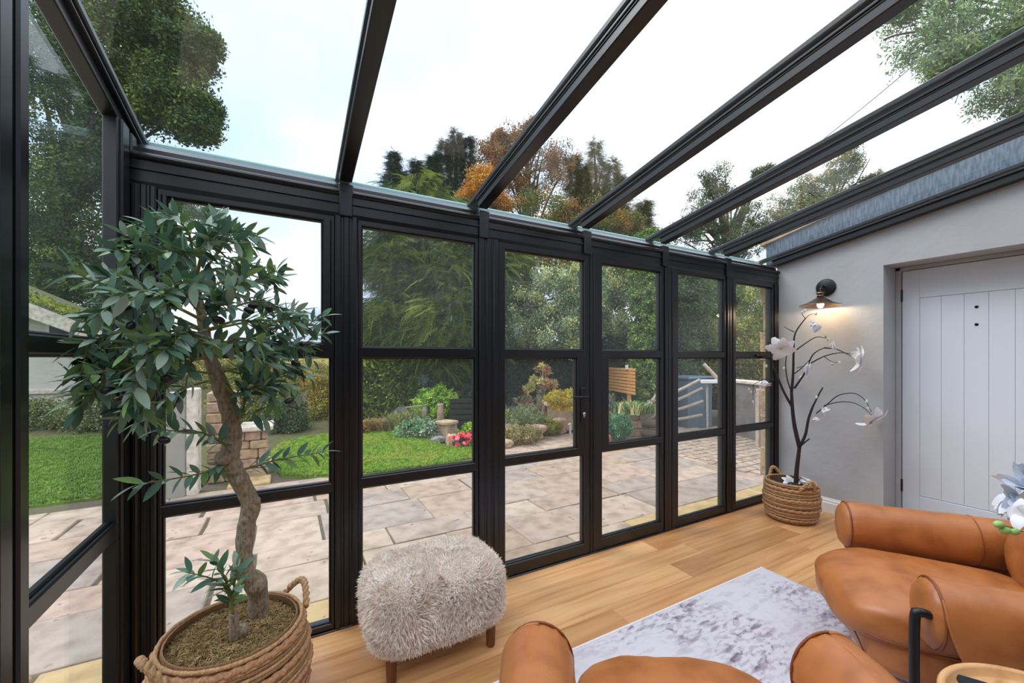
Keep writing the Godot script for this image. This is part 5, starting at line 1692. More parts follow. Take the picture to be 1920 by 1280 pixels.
# a lidless basket of coiled and plaited fibre bands
func basket(o: Node3D, prof: Array, seg: int, step: float, thick: float, handle_at: Array, hr: float, hw: float) -> void:
	var g := G.new()
	var inner := []
	for q in prof:
		inner.append(Vector2(q.x - thick * 1.1, q.y))
	inner.append(Vector2(prof[-1].x - thick * 1.6, prof[-1].y))
	var back := []
	for i in range(prof.size() - 1, -1, -1):
		back.append(Vector2(prof[i].x - thick * 1.7, maxf(prof[i].y, 0.012)))
	back.append(Vector2(0.001, 0.012))
	g.lathe([Vector2(0.001, 0.002)] + inner + back, seg)
	part("wall", g, M.wicker_dark, o)
	var hgt: float = prof[-1].y
	var y := thick
	var n := 0
	while y < hgt:
		var i := 0
		while i < prof.size() - 2 and prof[i + 1].y < y:
			i += 1
		var r: float = lerpf(prof[i].x, prof[i + 1].x, clampf((y - prof[i].y) / (prof[i + 1].y - prof[i].y), 0, 1))
		var plait := n % 5 == 2
		g = G.new()
		var rows := []
		var rt: float = thick * (1.15 if plait else 0.62)
		var count := seg * 5
		for k in count:
			var a := TAU * k / count
			var row := PackedVector3Array()
			var ph := a * (r / thick) * (0.85 if plait else 0.45) + n * 1.7
			for j in 8:
				var b := TAU * j / 8
				var m := 1.0 + (0.22 if plait else 0.12) * sin(ph * 2.0 + b * (1.0 if plait else 2.0))
				var rr := r + cos(b) * rt * m
				row.append(Vector3(cos(a) * rr, y + sin(b) * rt * m + thick * 0.12 * sin(ph * 0.4 + n), sin(a) * rr))
			rows.append(row)
		g.grid(rows, true, true)
		part("woven_band", g, M.wicker_pink if plait else (M.wicker if n % 2 else M.wicker_dark), o)
		y += thick * (2.0 if plait else 1.15)
		n += 1
	for a0 in handle_at:
		var rr: float = prof[-1].x
		var dir := Vector3(cos(a0), 0, sin(a0))
		var tn := Vector3(-sin(a0), 0, cos(a0))
		g = G.new()
		for s in 2:
			var p := []
			var rd := []
			for i in 61:
				var t := i / 60.0
				var w := sin(PI * t)
				var base := dir * (rr + 0.012 + w * hw * 0.5) + tn * (t - 0.5) * hr * 2.0 + Vector3(0, hgt - 0.03 + w * hw, 0)
				var ph := t * 34.0 + PI * s
				p.append(base + dir * cos(ph) * thick * 0.55 + Vector3(0, sin(ph) * thick * 0.55, 0))
				rd.append(thick * 0.8)
			g.tube(p, rd, 7)
		part("handle", g, M.wicker, o)


func leaf_blade(length: float, width: float, curl: float, fold: float) -> ArrayMesh:
	var g := G.new()
	var rows := []
	for i in 7:
		var t := i / 6.0
		var w := width * 0.5 * pow(sin(PI * pow(t, 0.85)), 0.8) + 0.0006
		var c := Vector3(length * t, -curl * length * t * t, 0)
		rows.append(PackedVector3Array([c + Vector3(0, w * fold, -w), c, c + Vector3(0, w * fold, w)]))
	g.grid(rows)
	return g.mesh()


func olive_point(p: Vector3) -> Vector3:
	return Vector3(maxf(p.x, 0.05), p.y, maxf(p.z, 0.06))


func build_olive() -> void:
	var bk := thing("wicker_basket", "large woven basket with rope handles holding the olive tree", "basket", Vector3(0.40, 0, 0.375))
	basket(bk, [Vector2(0.2, 0.0), Vector2(0.235, 0.05), Vector2(0.255, 0.13), Vector2(0.26, 0.2), Vector2(0.25, 0.28), Vector2(0.235, 0.34), Vector2(0.228, 0.37)], 40, 0.02, 0.0115, [deg_to_rad(148), deg_to_rad(-32)], 0.085, 0.075)
	var o := thing("olive_tree", "artificial olive tree with a crooked trunk and dark olives, in the large basket", "tree", Vector3(0.4, 0.3, 0.37))
	var b := o.position
	var g := G.new()
	g.lathe([Vector2(0.209, -0.02), Vector2(0.21, 0.02), Vector2(0.19, 0.035), Vector2(0.12, 0.045), Vector2(0.001, 0.05)], 32, Transform3D(), 0.02, 7.0)
	var soil := part("moss_bed", g, mat("dry_moss", Color(0.55, 0.45, 0.3), 1.0), o)
	var xf := []
	var cc := PackedColorArray()
	for i in 3600:
		var a := rng.randf() * TAU
		var r := 0.208 * sqrt(rng.randf())
		xf.append(Transform3D(turned().scaled(Vector3.ONE * rng.randf_range(0.6, 1.2)), Vector3(cos(a) * r, 0.052 - 0.6 * r * r + rng.randf_range(-0.004, 0.012), sin(a) * r)))
		cc.append(lin(pick([Color(0.8, 0.67, 0.47), Color(0.7, 0.57, 0.38), Color(0.86, 0.75, 0.55), Color(0.62, 0.53, 0.3), Color(0.72, 0.62, 0.36)]), 0.2))
	var m := G.new()
	for i in 4:
		var d := Vector3(sin(i * 2.1), cos(i * 1.3) * 0.4, cos(i * 2.7)) * 0.009
		m.tube(curve([-d * 1.2, Vector3(d.z, 0.005, -d.x) * 0.8, d * 1.3], 2), 0.0013, 3, false)
	scatter("moss", m.mesh(), M.fur, xf, cc, soil)
	# trunk
	var tp := [Vector3(0.474, 0.301, 0.316), Vector3(0.475, 0.433, 0.328), Vector3(0.466, 0.509, 0.354), Vector3(0.431, 0.565, 0.365), Vector3(0.431, 0.652, 0.365), Vector3(0.438, 0.744, 0.363), Vector3(0.452, 0.824, 0.358), Vector3(0.421, 0.915, 0.368), Vector3(0.385, 1.011, 0.381), Vector3(0.396, 1.105, 0.377), Vector3(0.375, 1.23, 0.384), Vector3(0.345, 1.342, 0.396), Vector3(0.32, 1.441, 0.407), Vector3(0.305, 1.558, 0.414), Vector3(0.288, 1.671, 0.422), Vector3(0.282, 1.785, 0.425)]
	var tr := [0.033, 0.036, 0.038, 0.032, 0.03, 0.031, 0.033, 0.031, 0.036, 0.029, 0.028, 0.025, 0.021, 0.016, 0.011, 0.006]
	g = G.new()
	var pts := []
	for q in tp:
		pts.append(q - b)
	var cv := curve(pts, 6)
	var f := noise(71, 9.0, 3)
	var rad := []
	for i in cv.size():
		var t := i / 6.0
		var k := mini(int(t), tr.size() - 2)
		rad.append(lerpf(tr[k], tr[k + 1], t - k) * (1.0 + 0.18 * f.get_noise_1d(i * 0.35)))
	g.tube(cv, rad, 14)
	for q in [[Vector3(0.368, 1.028, 0.413), 0.028], [Vector3(0.416, 0.937, 0.407), 0.02], [Vector3(0.471, 0.841, 0.377), 0.016], [Vector3(0.474, 0.504, 0.376), 0.03], [Vector3(0.434, 0.779, 0.401), 0.014]]:
		g.pillow(q[0] - b, Vector3.ONE * q[1], 2.0, Basis(), 9)
	part("trunk", g, M.bark_olive, o)
	g = G.new()
	g.tube([Vector3(0.408, 0.365, 0.447) - b, Vector3(0.405, 0.457, 0.449) - b], [0.017, 0.015], 10)
	g.tube([Vector3(0.432, 0.359, 0.438) - b, Vector3(0.432, 0.399, 0.438) - b], [0.018, 0.02], 10)
	part("cut_stub", g, M.bark_olive, o)
	# branches: where they leave the trunk, how they bend, where they end
	var br := [
		[Vector3(0.288, 1.671, 0.422), Vector3(0.312, 1.819, 0.385), Vector3(0.352, 1.929, 0.355)], [Vector3(0.285, 1.728, 0.424), Vector3(0.283, 1.825, 0.493), Vector3(0.258, 1.862, 0.551)], [Vector3(0.291, 1.643, 0.421), Vector3(0.22, 1.776, 0.431), Vector3(0.167, 1.831, 0.435)], [Vector3(0.301, 1.577, 0.416), Vector3(0.217, 1.696, 0.55), Vector3(0.168, 1.704, 0.658)],
		[Vector3(0.308, 1.538, 0.413), Vector3(0.159, 1.625, 0.471), Vector3(0.09, 1.653, 0.53)], [Vector3(0.314, 1.5, 0.41), Vector3(0.164, 1.572, 0.546), Vector3(0.078, 1.511, 0.617)], [Vector3(0.317, 1.461, 0.409), Vector3(0.177, 1.481, 0.648), Vector3(0.074, 1.434, 0.682)], [Vector3(0.32, 1.441, 0.407), Vector3(0.147, 1.418, 0.577), Vector3(0.038, 1.353, 0.632)],
		[Vector3(0.33, 1.402, 0.403), Vector3(0.193, 1.37, 0.665), Vector3(0.079, 1.295, 0.696)], [Vector3(0.345, 1.342, 0.396), Vector3(0.24, 1.351, 0.593), Vector3(0.162, 1.249, 0.699)], [Vector3(0.35, 1.322, 0.394), Vector3(0.24, 1.285, 0.378), Vector3(0.146, 1.2, 0.419)], [Vector3(0.288, 1.671, 0.422), Vector3(0.359, 1.791, 0.442), Vector3(0.393, 1.867, 0.454)],
		[Vector3(0.293, 1.634, 0.42), Vector3(0.377, 1.719, 0.308), Vector3(0.443, 1.8, 0.24)], [Vector3(0.301, 1.577, 0.416), Vector3(0.424, 1.661, 0.441), Vector3(0.558, 1.717, 0.423)], [Vector3(0.308, 1.538, 0.413), Vector3(0.465, 1.632, 0.294), Vector3(0.604, 1.588, 0.252)], [Vector3(0.314, 1.5, 0.41), Vector3(0.508, 1.547, 0.413), Vector3(0.683, 1.52, 0.35)],
		[Vector3(0.32, 1.441, 0.407), Vector3(0.503, 1.468, 0.308), Vector3(0.673, 1.449, 0.264)], [Vector3(0.33, 1.402, 0.403), Vector3(0.46, 1.441, 0.477), Vector3(0.59, 1.361, 0.46)], [Vector3(0.345, 1.342, 0.396), Vector3(0.447, 1.359, 0.287), Vector3(0.54, 1.265, 0.241)], [Vector3(0.305, 1.558, 0.414), Vector3(0.288, 1.609, 0.704), Vector3(0.285, 1.557, 0.861)],
		[Vector3(0.314, 1.5, 0.41), Vector3(0.371, 1.556, 0.646), Vector3(0.427, 1.563, 0.769)], [Vector3(0.317, 1.461, 0.409), Vector3(0.303, 1.481, 0.721), Vector3(0.294, 1.416, 0.851)], [Vector3(0.323, 1.422, 0.406), Vector3(0.397, 1.454, 0.631), Vector3(0.475, 1.419, 0.691)], [Vector3(0.302, 1.577, 0.415), Vector3(0.239, 1.71, 0.282), Vector3(0.179, 1.756, 0.225)],
		[Vector3(0.305, 1.558, 0.414), Vector3(0.349, 1.688, 0.216), Vector3(0.396, 1.729, 0.129)], [Vector3(0.314, 1.5, 0.41), Vector3(0.167, 1.54, 0.317), Vector3(0.084, 1.534, 0.337)], [Vector3(0.293, 1.634, 0.42), Vector3(0.285, 1.707, 0.619), Vector3(0.31, 1.728, 0.687)], [Vector3(0.396, 1.136, 0.377), Vector3(0.429, 1.198, 0.402), Vector3(0.452, 1.341, 0.407)],
		[Vector3(0.353, 1.322, 0.393), Vector3(0.423, 1.262, 0.429), Vector3(0.526, 1.297, 0.408)], [Vector3(0.288, 1.671, 0.422), Vector3(0.33, 1.76, 0.562), Vector3(0.361, 1.784, 0.625)], [Vector3(0.308, 1.538, 0.413), Vector3(0.235, 1.576, 0.689), Vector3(0.176, 1.544, 0.791)], [Vector3(0.314, 1.5, 0.41), Vector3(0.45, 1.533, 0.555), Vector3(0.564, 1.48, 0.56)], [Vector3(0.32, 1.441, 0.407), Vector3(0.283, 1.418, 0.679), Vector3(0.22, 1.328, 0.771)]]
	var sprays := [
		[Vector3(0.388, 1.023, 0.38), Vector3(0.321, 0.99, 0.447), Vector3(0.172, 1.007, 0.587)], [Vector3(0.408, 0.962, 0.373), Vector3(0.542, 0.987, 0.357), Vector3(0.726, 0.994, 0.322)], [Vector3(0.385, 1.056, 0.381), Vector3(0.331, 1.126, 0.468), Vector3(0.223, 1.171, 0.576)], [Vector3(0.403, 0.458, 0.449), Vector3(0.376, 0.585, 0.474), Vector3(0.288, 0.692, 0.56)],
		[Vector3(0.403, 0.458, 0.449), Vector3(0.385, 0.591, 0.47), Vector3(0.346, 0.674, 0.461)], [Vector3(0.396, 0.481, 0.452), Vector3(0.41, 0.575, 0.472), Vector3(0.421, 0.65, 0.493)]]
	var blades := [leaf_blade(0.066, 0.0225, 0.12, 0.22), leaf_blade(0.058, 0.021, -0.1, 0.25), leaf_blade(0.074, 0.022, 0.28, 0.18)]
	var made := 0
	var rest := []
	var restc := PackedColorArray()
	for i in br.size() + sprays.size():
		var low := i >= br.size()
		var e: Array = sprays[i - br.size()] if low else br[i]
		var q := []
		for v in e:
			q.append(olive_point(v) - b)
		var c := curve(q, 7)
		g = G.new()
		g.tube(c, taper(0.006, 0.0014, c.size()), 6)
		var twigs := [c]
		if not low:
			for t in 4:
				var j: int = [6, 8, 10, 12][t]
				var out: Vector3 = ball_dir() + (c[-1] - c[7]).normalized() * 0.9
				var tip: Vector3 = olive_point(c[j] + out.normalized() * rng.randf_range(0.08, 0.13) + b) - b
				tip.y = minf(tip.y, 1.845 - b.y)
				var w := curve([c[j], c[j].lerp(tip, 0.5) + Vector3(0, 0.012, 0), tip], 4)
				g.tube(w, taper(0.003, 0.001, w.size()), 5)
				twigs.append(w)
		var node := part("branch", g, M.twig_green, o)
		for t in twigs.size():
			var w: Array = twigs[t]
			var total := 0.0
			for j in w.size() - 1:
				total += w[j].distance_to(w[j + 1])
			var pairs := int(total * (0.72 if t == 0 and not low else 0.9) / 0.021)
			for j in pairs + 1:
				var s := 1.0 - (j / float(pairs + 1)) * (0.72 if t == 0 and not low else 0.88)
				var fi := s * (w.size() - 1)
				var k := mini(int(fi), w.size() - 2)
				var at: Vector3 = w[k].lerp(w[k + 1], fi - k)
				var tan: Vector3 = (w[k + 1] - w[k]).normalized()
				var side := tan.cross(Vector3.UP).normalized().rotated(tan, j * 1.57 + rng.randf_range(-0.5, 0.5))
				for sg in ([-1.0, 1.0] if j > 0 else [0.0]):
					var dir: Vector3 = (tan * rng.randf_range(0.55, 0.9) + side * sg * rng.randf_range(0.6, 1.0) + Vector3(0, rng.randf_range(-0.3, 0.12), 0)).normalized()
					var up := (Vector3.UP + ball_dir() * 0.5).cross(dir).cross(dir) * -1.0
					up = up.normalized()
					var bs := Basis(dir, up, dir.cross(up)).scaled(Vector3.ONE * rng.randf_range(0.75, 1.15))
					var world: Vector3 = at + b + dir * 0.06
					if world.x < 0.02 or world.z < 0.025 or (at + b).x < 0.02 or (at + b).z < 0.025:
						continue
					if made < 294 and (low or rng.randf() < 0.36):
						var l := part("leaf", pick(blades), M["olive_leaf_%d" % [0, 0, 1, 2, 3, 1, 4][rng.randi() % 7]], node)
						l.transform = Transform3D(bs, at)
						made += 1
					else:
						rest.append(Transform3D(bs, at))
						restc.append(lin(pick([Color(0.36, 0.49, 0.42), Color(0.45, 0.57, 0.5), Color(0.3, 0.44, 0.35), Color(0.6, 0.68, 0.62), Color(0.48, 0.61, 0.38)]), 0.12))
	scatter("foliage", blades[0], M.leaf, rest, restc, o)
	var fr := [Vector3(0.245, 1.579, 0.743), Vector3(0.188, 1.541, 0.775), Vector3(0.172, 1.558, 0.758), Vector3(0.295, 1.558, 0.773), Vector3(0.337, 1.594, 0.695), Vector3(0.207, 1.489, 0.786), Vector3(0.077, 1.388, 0.699), Vector3(0.092, 1.391, 0.696), Vector3(0.113, 1.346, 0.686), Vector3(0.069, 1.31, 0.69), Vector3(0.085, 1.314, 0.687), Vector3(0.16, 1.312, 0.775), Vector3(0.178, 1.3, 0.751), Vector3(0.464, 1.563, 0.598), Vector3(0.474, 1.584, 0.569), Vector3(0.522, 1.577, 0.551), Vector3(0.547, 1.452, 0.565), Vector3(0.629, 1.454, 0.495), Vector3(0.607, 1.38, 0.501), Vector3(0.584, 1.236, 0.496), Vector3(0.283, 1.341, 0.784), Vector3(0.253, 1.152, 0.673), Vector3(0.232, 1.663, 0.725), Vector3(0.399, 1.514, 0.761)]
	for q in fr:
		g = G.new()
		var ax := Basis(Quaternion(Vector3.UP, rng.randf() * TAU)) * Basis(Vector3(0, 0, 1), rng.randf_range(-0.5, 0.5))
		g.pillow(Vector3.ZERO, Vector3(0.0175, 0.0115, 0.0115), 2.0, ax, 10)
		g.tube([ax * Vector3(-0.016, 0, 0), ax * Vector3(-0.03, 0.01, 0), ax * Vector3(-0.042, 0.028, 0)], 0.0012, 4)
		var fruit := part("olive", g, M.olive_fruit, o)
		fruit.position = olive_point(q) - b


func bloom(o: Node3D, at: Vector3, face: Vector3, size: float, k: int, open: float) -> void:
	var n := Node3D.new()
	n.name = "flower"
	n.position = at
	o.add_child(n, true)
	var z := face.normalized()
	var x := z.cross(Vector3.UP if absf(z.y) < 0.9 else Vector3.RIGHT).normalized()
	var y := z.cross(x)
	for i in k:
		var a := TAU * i / k + (0.3 if i % 2 else 0.0)
		var rd := x * cos(a) + y * sin(a)
		var g := G.new()
		var rows := []
		for r in 7:
			var t := r / 6.0
			var lift := open * (0.9 if i % 2 else 1.15)
			var c := rd * size * t * sin(lift * (0.5 + 0.5 * t)) + z * size * t * cos(lift * (0.4 + 0.6 * t))
			var w := size * 0.42 * pow(sin(PI * (0.08 + 0.86 * t)), 0.75)
			var sd := z.cross(rd).normalized() * w
			var cup := rd * w * 0.35 - z * w * 0.1
			rows.append(PackedVector3Array([c + sd - cup, c + sd * 0.5 - cup * 0.3, c, c - sd * 0.5 - cup * 0.3, c - sd - cup]))
		g.grid(rows)
		part("petal", g, M.white_petal, n)
	var g2 := G.new()
	g2.pillow(z * size * 0.06, Vector3.ONE * size * 0.1, 2.0, Basis(), 7)
	part("flower_heart", g2, M.bud_white, n)


func build_magnolia() -> void:
	var bk := thing("wicker_basket", "smaller banded oval basket on the floor in the corner under the wall lamp", "basket", Vector3(4.425, 0, 0.335))
	basket(bk, [Vector2(0.16, 0.0), Vector2(0.192, 0.06), Vector2(0.205, 0.16), Vector2(0.2, 0.25), Vector2(0.182, 0.335)], 36, 0.02, 0.0125, [deg_to_rad(118), deg_to_rad(-62)], 0.06, 0.08)
	var o := thing("magnolia_tree", "artificial magnolia with dark bare branches and white blooms, in the corner basket", "tree", Vector3(4.425, 0.275, 0.335))
	var b := o.position
	var g := G.new()
	g.lathe([Vector2(0.16, 0.0), Vector2(0.158, 0.03), Vector2(0.1, 0.045), Vector2(0.001, 0.05)], 28)
	part("dark_soil", g, mat("dark_moss", Color(0.16, 0.13, 0.11), 1.0), o)
	var st := [
		[0.021, 0.014, [Vector3(4.418, 0.261, 0.377), Vector3(4.422, 0.437, 0.383), Vector3(4.434, 0.633, 0.398)]],
		[0.018, 0.012, [Vector3(4.434, 0.633, 0.398), Vector3(4.413, 0.805, 0.371), Vector3(4.403, 0.952, 0.359), Vector3(4.398, 1.104, 0.353)]],
		[0.012, 0.004, [Vector3(4.398, 1.104, 0.353), Vector3(4.406, 1.266, 0.362), Vector3(4.408, 1.451, 0.365), Vector3(4.415, 1.612, 0.374), Vector3(4.46, 1.738, 0.431)]],
		[0.011, 0.005, [Vector3(4.401, 0.979, 0.356), Vector3(4.364, 1.102, 0.31), Vector3(4.334, 1.236, 0.273), Vector3(4.312, 1.358, 0.245), Vector3(4.289, 1.546, 0.217)]],
		[0.006, 0.003, [Vector3(4.403, 1.081, 0.359), Vector3(4.379, 1.219, 0.328), Vector3(4.372, 1.358, 0.319), Vector3(4.381, 1.451, 0.331)]],
		[0.009, 0.003, [Vector3(4.411, 1.137, 0.368), Vector3(4.456, 1.267, 0.425), Vector3(4.492, 1.427, 0.473), Vector3(4.54, 1.486, 0.535)]],
		[0.006, 0.002, [Vector3(4.54, 1.486, 0.535), Vector3(4.594, 1.471, 0.607), Vector3(4.65, 1.413, 0.684)]],
		[0.006, 0.002, [Vector3(4.479, 1.35, 0.455), Vector3(4.54, 1.414, 0.535), Vector3(4.604, 1.444, 0.622), Vector3(4.656, 1.431, 0.693)]],
		[0.003, 0.0015, [Vector3(4.54, 1.414, 0.535), Vector3(4.572, 1.369, 0.578), Vector3(4.6, 1.364, 0.616)]],
		[0.006, 0.002, [Vector3(4.408, 1.451, 0.365), Vector3(4.456, 1.519, 0.425), Vector3(4.506, 1.577, 0.491), Vector3(4.551, 1.566, 0.549)]],
		[0.004, 0.002, [Vector3(4.411, 1.626, 0.368), Vector3(4.389, 1.646, 0.34), Vector3(4.364, 1.675, 0.31)]],
		[0.003, 0.0015, [Vector3(4.46, 1.738, 0.431), Vector3(4.446, 1.781, 0.413), Vector3(4.456, 1.803, 0.425)]],
		[0.003, 0.0015, [Vector3(4.46, 1.738, 0.431), Vector3(4.479, 1.769, 0.455), Vector3(4.502, 1.777, 0.485)]],
		[0.013, 0.009, [Vector3(4.434, 0.633, 0.398), Vector3(4.46, 0.741, 0.431), Vector3(4.474, 0.88, 0.449), Vector3(4.492, 0.986, 0.473)]],
		[0.008, 0.005, [Vector3(4.492, 0.986, 0.473), Vector3(4.517, 1.088, 0.505), Vector3(4.535, 1.152, 0.529)]],
		[0.007, 0.005, [Vector3(4.434, 0.633, 0.398), Vector3(4.456, 0.672, 0.425), Vector3(4.479, 0.712, 0.455)]],
		[0.005, 0.002, [Vector3(4.506, 0.928, 0.491), Vector3(4.555, 1.014, 0.555), Vector3(4.598, 1.088, 0.613), Vector3(4.656, 1.11, 0.693), Vector3(4.695, 1.065, 0.749), Vector3(4.722, 0.963, 0.788)]],
		[0.004, 0.002, [Vector3(4.54, 0.999, 0.535), Vector3(4.604, 1.035, 0.622), Vector3(4.656, 1.031, 0.693), Vector3(4.695, 0.991, 0.749), Vector3(4.722, 0.937, 0.788)]],
		[0.004, 0.0015, [Vector3(4.319, 1.208, 0.254), Vector3(4.284, 1.216, 0.211), Vector3(4.237, 1.186, 0.154), Vector3(4.194, 1.127, 0.103)]],
		[0.002, 0.001, [Vector3(4.215, 1.157, 0.128), Vector3(4.215, 1.071, 0.128), Vector3(4.215, 1.014, 0.128)]],
		[0.002, 0.001, [Vector3(4.215, 1.157, 0.128), Vector3(4.231, 1.096, 0.147), Vector3(4.231, 1.072, 0.147)]],
		[0.005, 0.002, [Vector3(4.413, 1.266, 0.371), Vector3(4.448, 1.322, 0.416), Vector3(4.483, 1.395, 0.461)]],
		[0.003, 0.0015, [Vector3(4.422, 1.312, 0.383), Vector3(4.456, 1.331, 0.425), Vector3(4.488, 1.314, 0.467)]]]
	for s in st:
		var p := []
		for q in s[2]:
			p.append(q - b)
		var c := curve(p, 5)
		g = G.new()
		g.tube(c, taper(s[0], s[1], c.size()), 8)
		part("branch", g, M.bark_dark, o)
	var fl := [[Vector3(4.349, 1.489, 0.291), Vector3(-0.6, -0.5, 0.6), 0.12, 7, 1.5], [Vector3(4.664, 1.396, 0.704), Vector3(0.5, -0.1, 0.8), 0.115, 7, 1.5], [Vector3(4.564, 1.494, 0.567), Vector3(0.3, 0.2, 0.7), 0.075, 6, 1.2], [Vector3(4.722, 0.915, 0.788), Vector3(0.1, -0.6, 0.6), 0.13, 7, 1.6], [Vector3(4.451, 1.313, 0.419), Vector3(0.5, -0.2, 0.8), 0.1, 6, 1.4], [Vector3(4.531, 0.976, 0.523), Vector3(0.1, -0.5, 0.7), 0.07, 6, 0.8], [Vector3(4.499, 0.896, 0.482), Vector3(0.0, -0.8, 0.5), 0.06, 6, 1.0], [Vector3(4.265, 1.201, 0.189), Vector3(-0.1, -0.9, 0.4), 0.075, 6, 0.8], [Vector3(4.497, 1.623, 0.479), Vector3(0.4, 0.8, 0.3), 0.07, 6, 0.5], [Vector3(4.481, 1.714, 0.458), Vector3(0.3, -0.8, 0.4), 0.05, 6, 0.5]]
	for q in fl:
		bloom(o, q[0] - b, q[1], q[2], q[3], q[4])
	for q in [Vector3(4.314, 1.531, 0.248), Vector3(4.304, 1.471, 0.236), Vector3(4.296, 1.508, 0.226), Vector3(4.319, 1.573, 0.254), Vector3(4.281, 1.329, 0.207), Vector3(4.194, 1.118, 0.103), Vector3(4.215, 1.009, 0.128), Vector3(4.231, 1.067, 0.147), Vector3(4.205, 1.094, 0.116), Vector3(4.364, 1.312, 0.31), Vector3(4.446, 1.79, 0.413), Vector3(4.458, 1.807, 0.428), Vector3(4.506, 1.776, 0.491), Vector3(4.602, 1.36, 0.619), Vector3(4.572, 1.351, 0.578), Vector3(4.508, 1.069, 0.494), Vector3(4.705, 1.048, 0.763), Vector3(4.711, 0.988, 0.771), Vector3(4.555, 1.557, 0.555), Vector3(4.546, 1.584, 0.544)]:
		g = G.new()
		g.pillow(q - b, Vector3(0.009, 0.016, 0.009), 2.0, Basis(Vector3(0, 0, 1), rng.randf_range(-0.8, 0.8)), 7)
		part("bud", g, M.bud_white, o)
	for q in [[Vector3(4.394, 0.298, 0.347), Vector3(-0.2, 0.9, 0.5), 0.085, 7, 1.1], [Vector3(4.441, 0.317, 0.407), Vector3(0.3, 0.8, 0.6), 0.06, 6, 1.0], [Vector3(4.472, 0.318, 0.446), Vector3(0.2, 0.9, 0.4), 0.08, 7, 1.3], [Vector3(4.486, 0.307, 0.464), Vector3(0.6, 0.6, 0.6), 0.06, 6, 1.0]]:
		bloom(o, q[0] - b, q[1], q[2], q[3], q[4])


func build_table() -> void:
	var c := Vector3(2.215, 0, 2.065)
	var o := thing("side_table", "round pale wooden side table with a raised rim at the bottom right corner", "table", c + Vector3(0, 0.012, 0))
	var g := G.new()
	g.lathe([Vector2(0.0, 0.455), Vector2(0.2, 0.455), Vector2(0.226, 0.46), Vector2(0.234, 0.475), Vector2(0.235, 0.493), Vector2(0.231, 0.499), Vector2(0.222, 0.499), Vector2(0.216, 0.494), Vector2(0.21, 0.479), Vector2(0.2, 0.475), Vector2(0.0, 0.475)], 64)
	part("table_top", g, M.pale_wood, o)
	for i in 3:
		var a := TAU * i / 3 + 0.5
		g = G.new()
		g.tube([Vector3(cos(a) * 0.2, 0.0, sin(a) * 0.2), Vector3(cos(a) * 0.12, 0.456, sin(a) * 0.12)], [0.012, 0.017], 10)
		part("leg", g, M.pale_wood, o)
	o = thing("phone", "dark slab phone lying on the round wooden table", "phone", Vector3(2.26, 0.488, 1.93), 0.5)
	g = G.new()
	g.box(Vector3(0, 0.005, 0), Vector3(0.075, 0.009, 0.15), 0.004)
	part("body", g, M.black_metal, o)
	g = G.new()
	g.box(Vector3(0, 0.0098, 0), Vector3(0.068, 0.0012, 0.142), 0.0005)
	part("screen", g, M.phone_black, o)
	# a vase of artificial flowers just outside the frame, two of its stems reaching in
	o = thing("flower_vase", "vase with a fluffy blue grey bloom and green buds at the right edge", "vase", Vector3(2.235, 0.487, 2.1))
	var b := o.position
	g = G.new()
	g.lathe([Vector2(0.0, 0.0), Vector2(0.045, 0.0), Vector2(0.06, 0.05), Vector2(0.055, 0.12), Vector2(0.03, 0.18), Vector2(0.036, 0.21), Vector2(0.03, 0.21), Vector2(0.025, 0.18), Vector2(0.0, 0.1)], 28)
	part("vase", g, M.porcelain, o)
	var top := Vector3(0, 0.2, 0)
	var big: Vector3 = Vector3(2.376, 1.024, 1.957) - b
	var wh: Vector3 = Vector3(2.265, 0.988, 1.976) - b
	var tip: Vector3 = Vector3(2.119, 0.987, 1.953) - b
	g = G.new()
	g.tube(curve([top - Vector3(0, 0.12, 0), top, big.lerp(top, 0.4) + Vector3(0, 0.05, 0), big], 5), 0.003, 6)
	g.tube(curve([top - Vector3(0, 0.12, 0), top, wh.lerp(top, 0.4) + Vector3(0, 0.03, 0), wh], 5), 0.0025, 6)
	g.tube(curve([top - Vector3(0, 0.12, 0), top + Vector3(0, 0.03, 0), Vector3(2.241, 0.943, 1.997) - b, Vector3(2.173, 0.971, 1.983) - b, Vector3(2.145, 0.983, 1.967) - b, tip], 6), 0.0017, 6)
	part("stem", g, M.twig_green, o)
	var n := Node3D.new()
	n.name = "blue_bloom"
	n.position = big
	o.add_child(n, true)
	for i in 60:
		var d := ball_dir()
		var x := d.cross(ball_dir()).normalized()
		var y := d.cross(x)
		g = G.new()
		var rows := []
		for r in 5:
			var t := r / 4.0
			var p := d * (0.02 + 0.06 * t) + x * 0.024 * t * t
			var w := 0.02 * pow(sin(PI * (0.1 + 0.8 * t)), 0.7)
			rows.append(PackedVector3Array([p + y * w + d * 0.006, p, p - y * w + d * 0.006]))
		g.grid(rows)
		part("petal", g, M.blue_petal if i % 3 else M.white_petal, n)
	bloom(o, wh, Vector3(-0.7, 0.1, -0.5), 0.045, 5, 1.3)
	for q in [Vector3(2.125, 0.988, 1.956), Vector3(2.138, 0.973, 1.963), Vector3(2.157, 0.971, 1.974)]:
		g = G.new()
		g.pillow(q - b, Vector3(0.0135, 0.009, 0.009), 2.0, Basis(Vector3.UP, -0.4), 10)
		part("bud", g, M.bud_green, o)


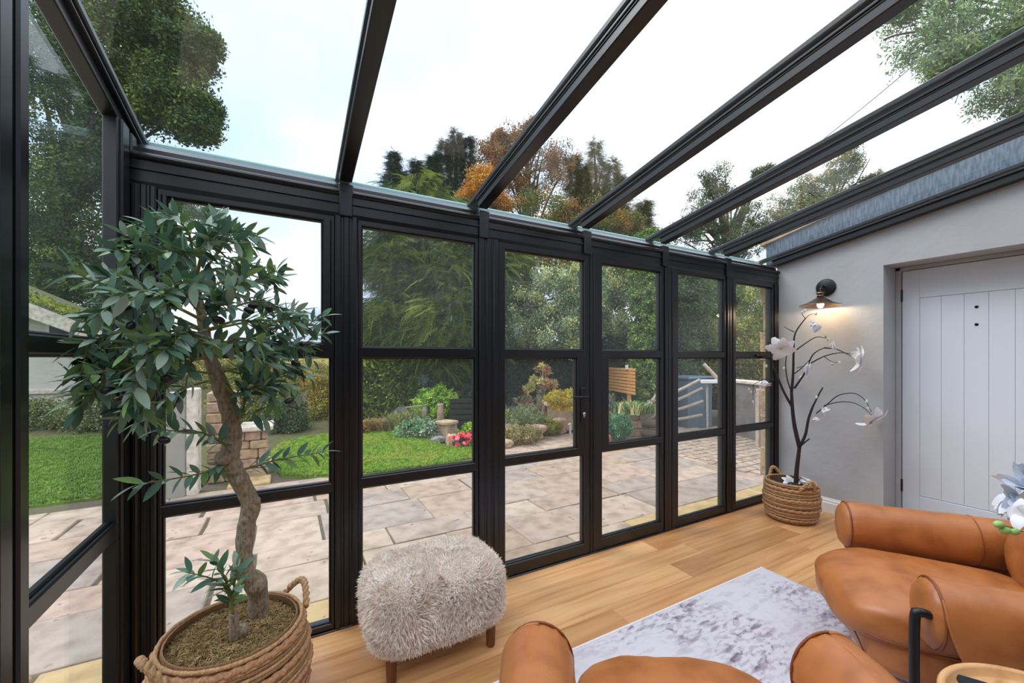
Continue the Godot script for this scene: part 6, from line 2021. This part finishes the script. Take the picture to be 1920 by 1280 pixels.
func lamp(label: String, wall: Vector3, out: Vector3, drop: float, side: Vector3) -> void:
	var o := thing("wall_lamp", label, "lamp", wall)
	var g := G.new()
	var bs := Basis(Quaternion(Vector3.UP, out))
	g.lathe([Vector2(0.0, 0.0), Vector2(0.078, 0.0), Vector2(0.078, 0.012), Vector2(0.066, 0.022), Vector2(0.02, 0.028), Vector2(0.0, 0.03)], 28, Transform3D(bs, Vector3.ZERO))
	part("back_plate", g, M.black_metal, o)
	var head := out * 0.172 + side + Vector3(0, -drop, 0)
	g = G.new()
	g.tube(curve([out * 0.02, out * 0.07 + Vector3(0, 0.01, 0), out * 0.14 + side * 0.8 + Vector3(0, -0.01, 0), head + Vector3(0, 0.105, 0), head + Vector3(0, 0.06, 0)], 5), 0.0075, 8)
	part("arm", g, M.black_metal, o)
	g = G.new()
	g.lathe([Vector2(0.012, 0.035), Vector2(0.026, 0.037), Vector2(0.026, 0.05), Vector2(0.02, 0.053), Vector2(0.022, 0.062), Vector2(0.03, 0.064), Vector2(0.03, 0.076), Vector2(0.015, 0.085), Vector2(0.0, 0.088)], 20, Transform3D(Basis(), head))
	part("socket", g, M.copper, o)
	g = G.new()
	g.lathe([Vector2(0.024, 0.036), Vector2(0.05, 0.018), Vector2(0.1, -0.014), Vector2(0.15, -0.036), Vector2(0.155, -0.04), Vector2(0.152, -0.043), Vector2(0.1, -0.018), Vector2(0.05, 0.013), Vector2(0.022, 0.032)], 40, Transform3D(Basis(Vector3(0, 0, 1), -0.04), head))
	part("shade", g, M.copper, o)
	g = G.new()
	g.pillow(head + Vector3(0, -0.028, 0), Vector3(0.026, 0.034, 0.026), 2.0, Basis(), 12)
	part("bulb", g, M.bulb_glow, o)
	var l := OmniLight3D.new()
	l.name = "bulb_light"
	l.position = wall + head + Vector3(0, -0.03, 0)
	l.light_color = Color(1.0, 0.86, 0.68)
	l.light_energy = 0.07
	l.light_size = 0.03
	l.omni_range = 12.0
	l.omni_attenuation = 2.0
	l.shadow_enabled = true
	add_child(l)


func build_lamps() -> void:
	lamp("black and copper wall lamp with a shallow cone shade, lit, above the magnolia", Vector3(4.88, 2.043, 0.404), Vector3(-1, 0, 0), 0.14, Vector3(0, 0, 0.03))
